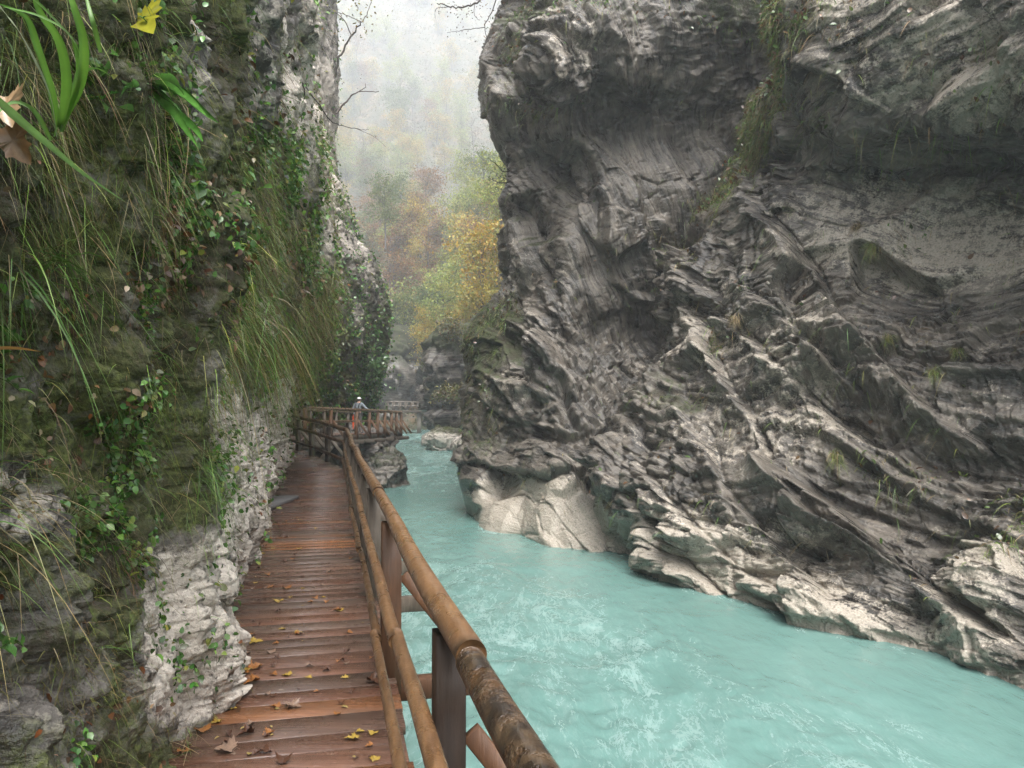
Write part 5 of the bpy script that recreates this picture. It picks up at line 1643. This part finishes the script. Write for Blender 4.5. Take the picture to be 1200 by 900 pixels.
m_.build('shoulder_straps', BLACK, person, True)
# folded orange umbrella carried at the left side
um = thing('umbrella', 'folded orange umbrella held upright beside the person on the platform', 'umbrella', (-7.75, pe_y + .12, pz + .06))
m_ = MB(); zz = np.linspace(0, .72, 9)
m_.tube(np.stack([0 * zz, 0 * zz, zz + .12], 1), [.008, .028, .044, .048, .046, .044, .040, .034, .014], 10); m_.build('canopy', ORANGE, um, True)
m_ = MB(); m_.tube([(0, 0, 0), (0, 0, .12)], .006, 6); m_.tube(spline_rows(np.array([(0, 0, .84), (0, 0, .93), (.03, 0, .96), (.05, 0, .92)]), [4] * 3, .5), .009, 6); m_.build('handle', BLACK, um, True)

# ---------------------------------------------------------------- fallen leaves on the planks
def leaf_proto(kind, col, size, cup):
    if kind == 'maple':
        v, f = maple(size, cup)
        v = v - [0, size * .4, 0]
        m_ = MB(); m_.add(v, f, col); m_.tube(np.array([(0, -.4 * size, 0), (.05 * size, -.6 * size, .02), (.1 * size, -.75 * size, .01)]), .0012, 4, np.array(col) * .6)
    else:
        n = 1
        v, f, c = leaves(np.array([[0, -size / 2, 0]]), np.array([[0, 1.0, 0]]), np.array([[0, 0, 1.0]]), size, size * .6, np.array([col]), cup)
        m_ = MB(); m_.add(v, f, c)
    m_.v[0][:, 2] -= m_.v[0][:, 2].min() - .002
    return m_
LP_ = [('maple', (.42, .28, .05), .10, .25, 'yellow maple leaf lying on the wet planks'), ('maple', (.30, .12, .03), .09, .5, 'orange-brown maple leaf lying on the wet planks'),
       ('maple', (.09, .04, .022), .085, .9, 'dark brown curled leaf on the wet planks'), ('maple', (.26, .17, .12), .09, .5, 'faded pinkish leaf on the wet planks'),
       ('oval', (.34, .25, .08), .05, .3, 'small yellow leaf on the wet planks'), ('oval', (.07, .03, .018), .055, .7, 'small dark leaf stuck to the wet planks')]
LSRC = []
for kd, col, sz, cup, lab in LP_:
    o = leaf_proto(kd, col, sz, cup).build('fallen_leaf', M['dry_leaf'], None, False)
    LSRC.append([tag(o, lab, 'leaf', 'fallen leaves on the boardwalk'), False])
def drop(kind, x, y, s=1.0):
    q = at_z(x, y, 0.0)
    q = at_z(x, y, deck_z(q[1]) + .002)
    if q[0] > rail_x(q[1]) - .02 or q[0] < rail_x(q[1]) - 1.5: return
    src = LSRC[kind]
    if not src[1]:
        o = src[0]; src[1] = True
    else:
        o = src[0].copy(); COL.objects.link(o)
    o.location = (q[0], q[1], q[2] + .002)
    o.rotation_euler = (rl.uniform(-.12, .12), rl.uniform(-.12, .12), rl.random() * 6.28)
    o.scale = (s,) * 3
rl = random.Random(5)
for kind, x, y, s in ((0, 299, 753, .9), (1, 300, 783, 1.0), (0, 288, 786, .9), (1, 335, 690, .9), (0, 326, 705, .8), (3, 264, 880, 1.1), (0, 242, 832, .9), (1, 236, 858, .9), (2, 250, 820, 1), (3, 252, 818, .9), (0, 413, 866, .7), (4, 404, 830, 1),
                      (2, 437, 800, .9), (1, 395, 716, .8), (0, 398, 716, .6), (3, 342, 828, .9), (1, 296, 800, 1), (2, 270, 798, 1), (0, 270, 792, .7), (4, 292, 885, 1), (2, 332, 893, .8), (5, 268, 862, 1.2), (1, 276, 768, .9), (3, 344, 830, .8), (2, 288, 862, .9)):
    drop(kind, x, y, s)
for _ in range(200):
    y = 560 + 335 * rl.random() ** .8
    l = np.interp(y, [560, 620, 700, 800, 895], [345, 316, 292, 248, 205])
    r_ = np.interp(y, [560, 620, 700, 800, 895], [398, 406, 430, 448, 466])
    u = rl.random()
    x = l + (r_ - l) * (u ** 2.8 if rl.random() < .75 else u)
    drop(rl.choice([0, 1, 1, 2, 2, 3, 4, 4, 5, 5, 5]), x, y, rl.uniform(.3, .65))
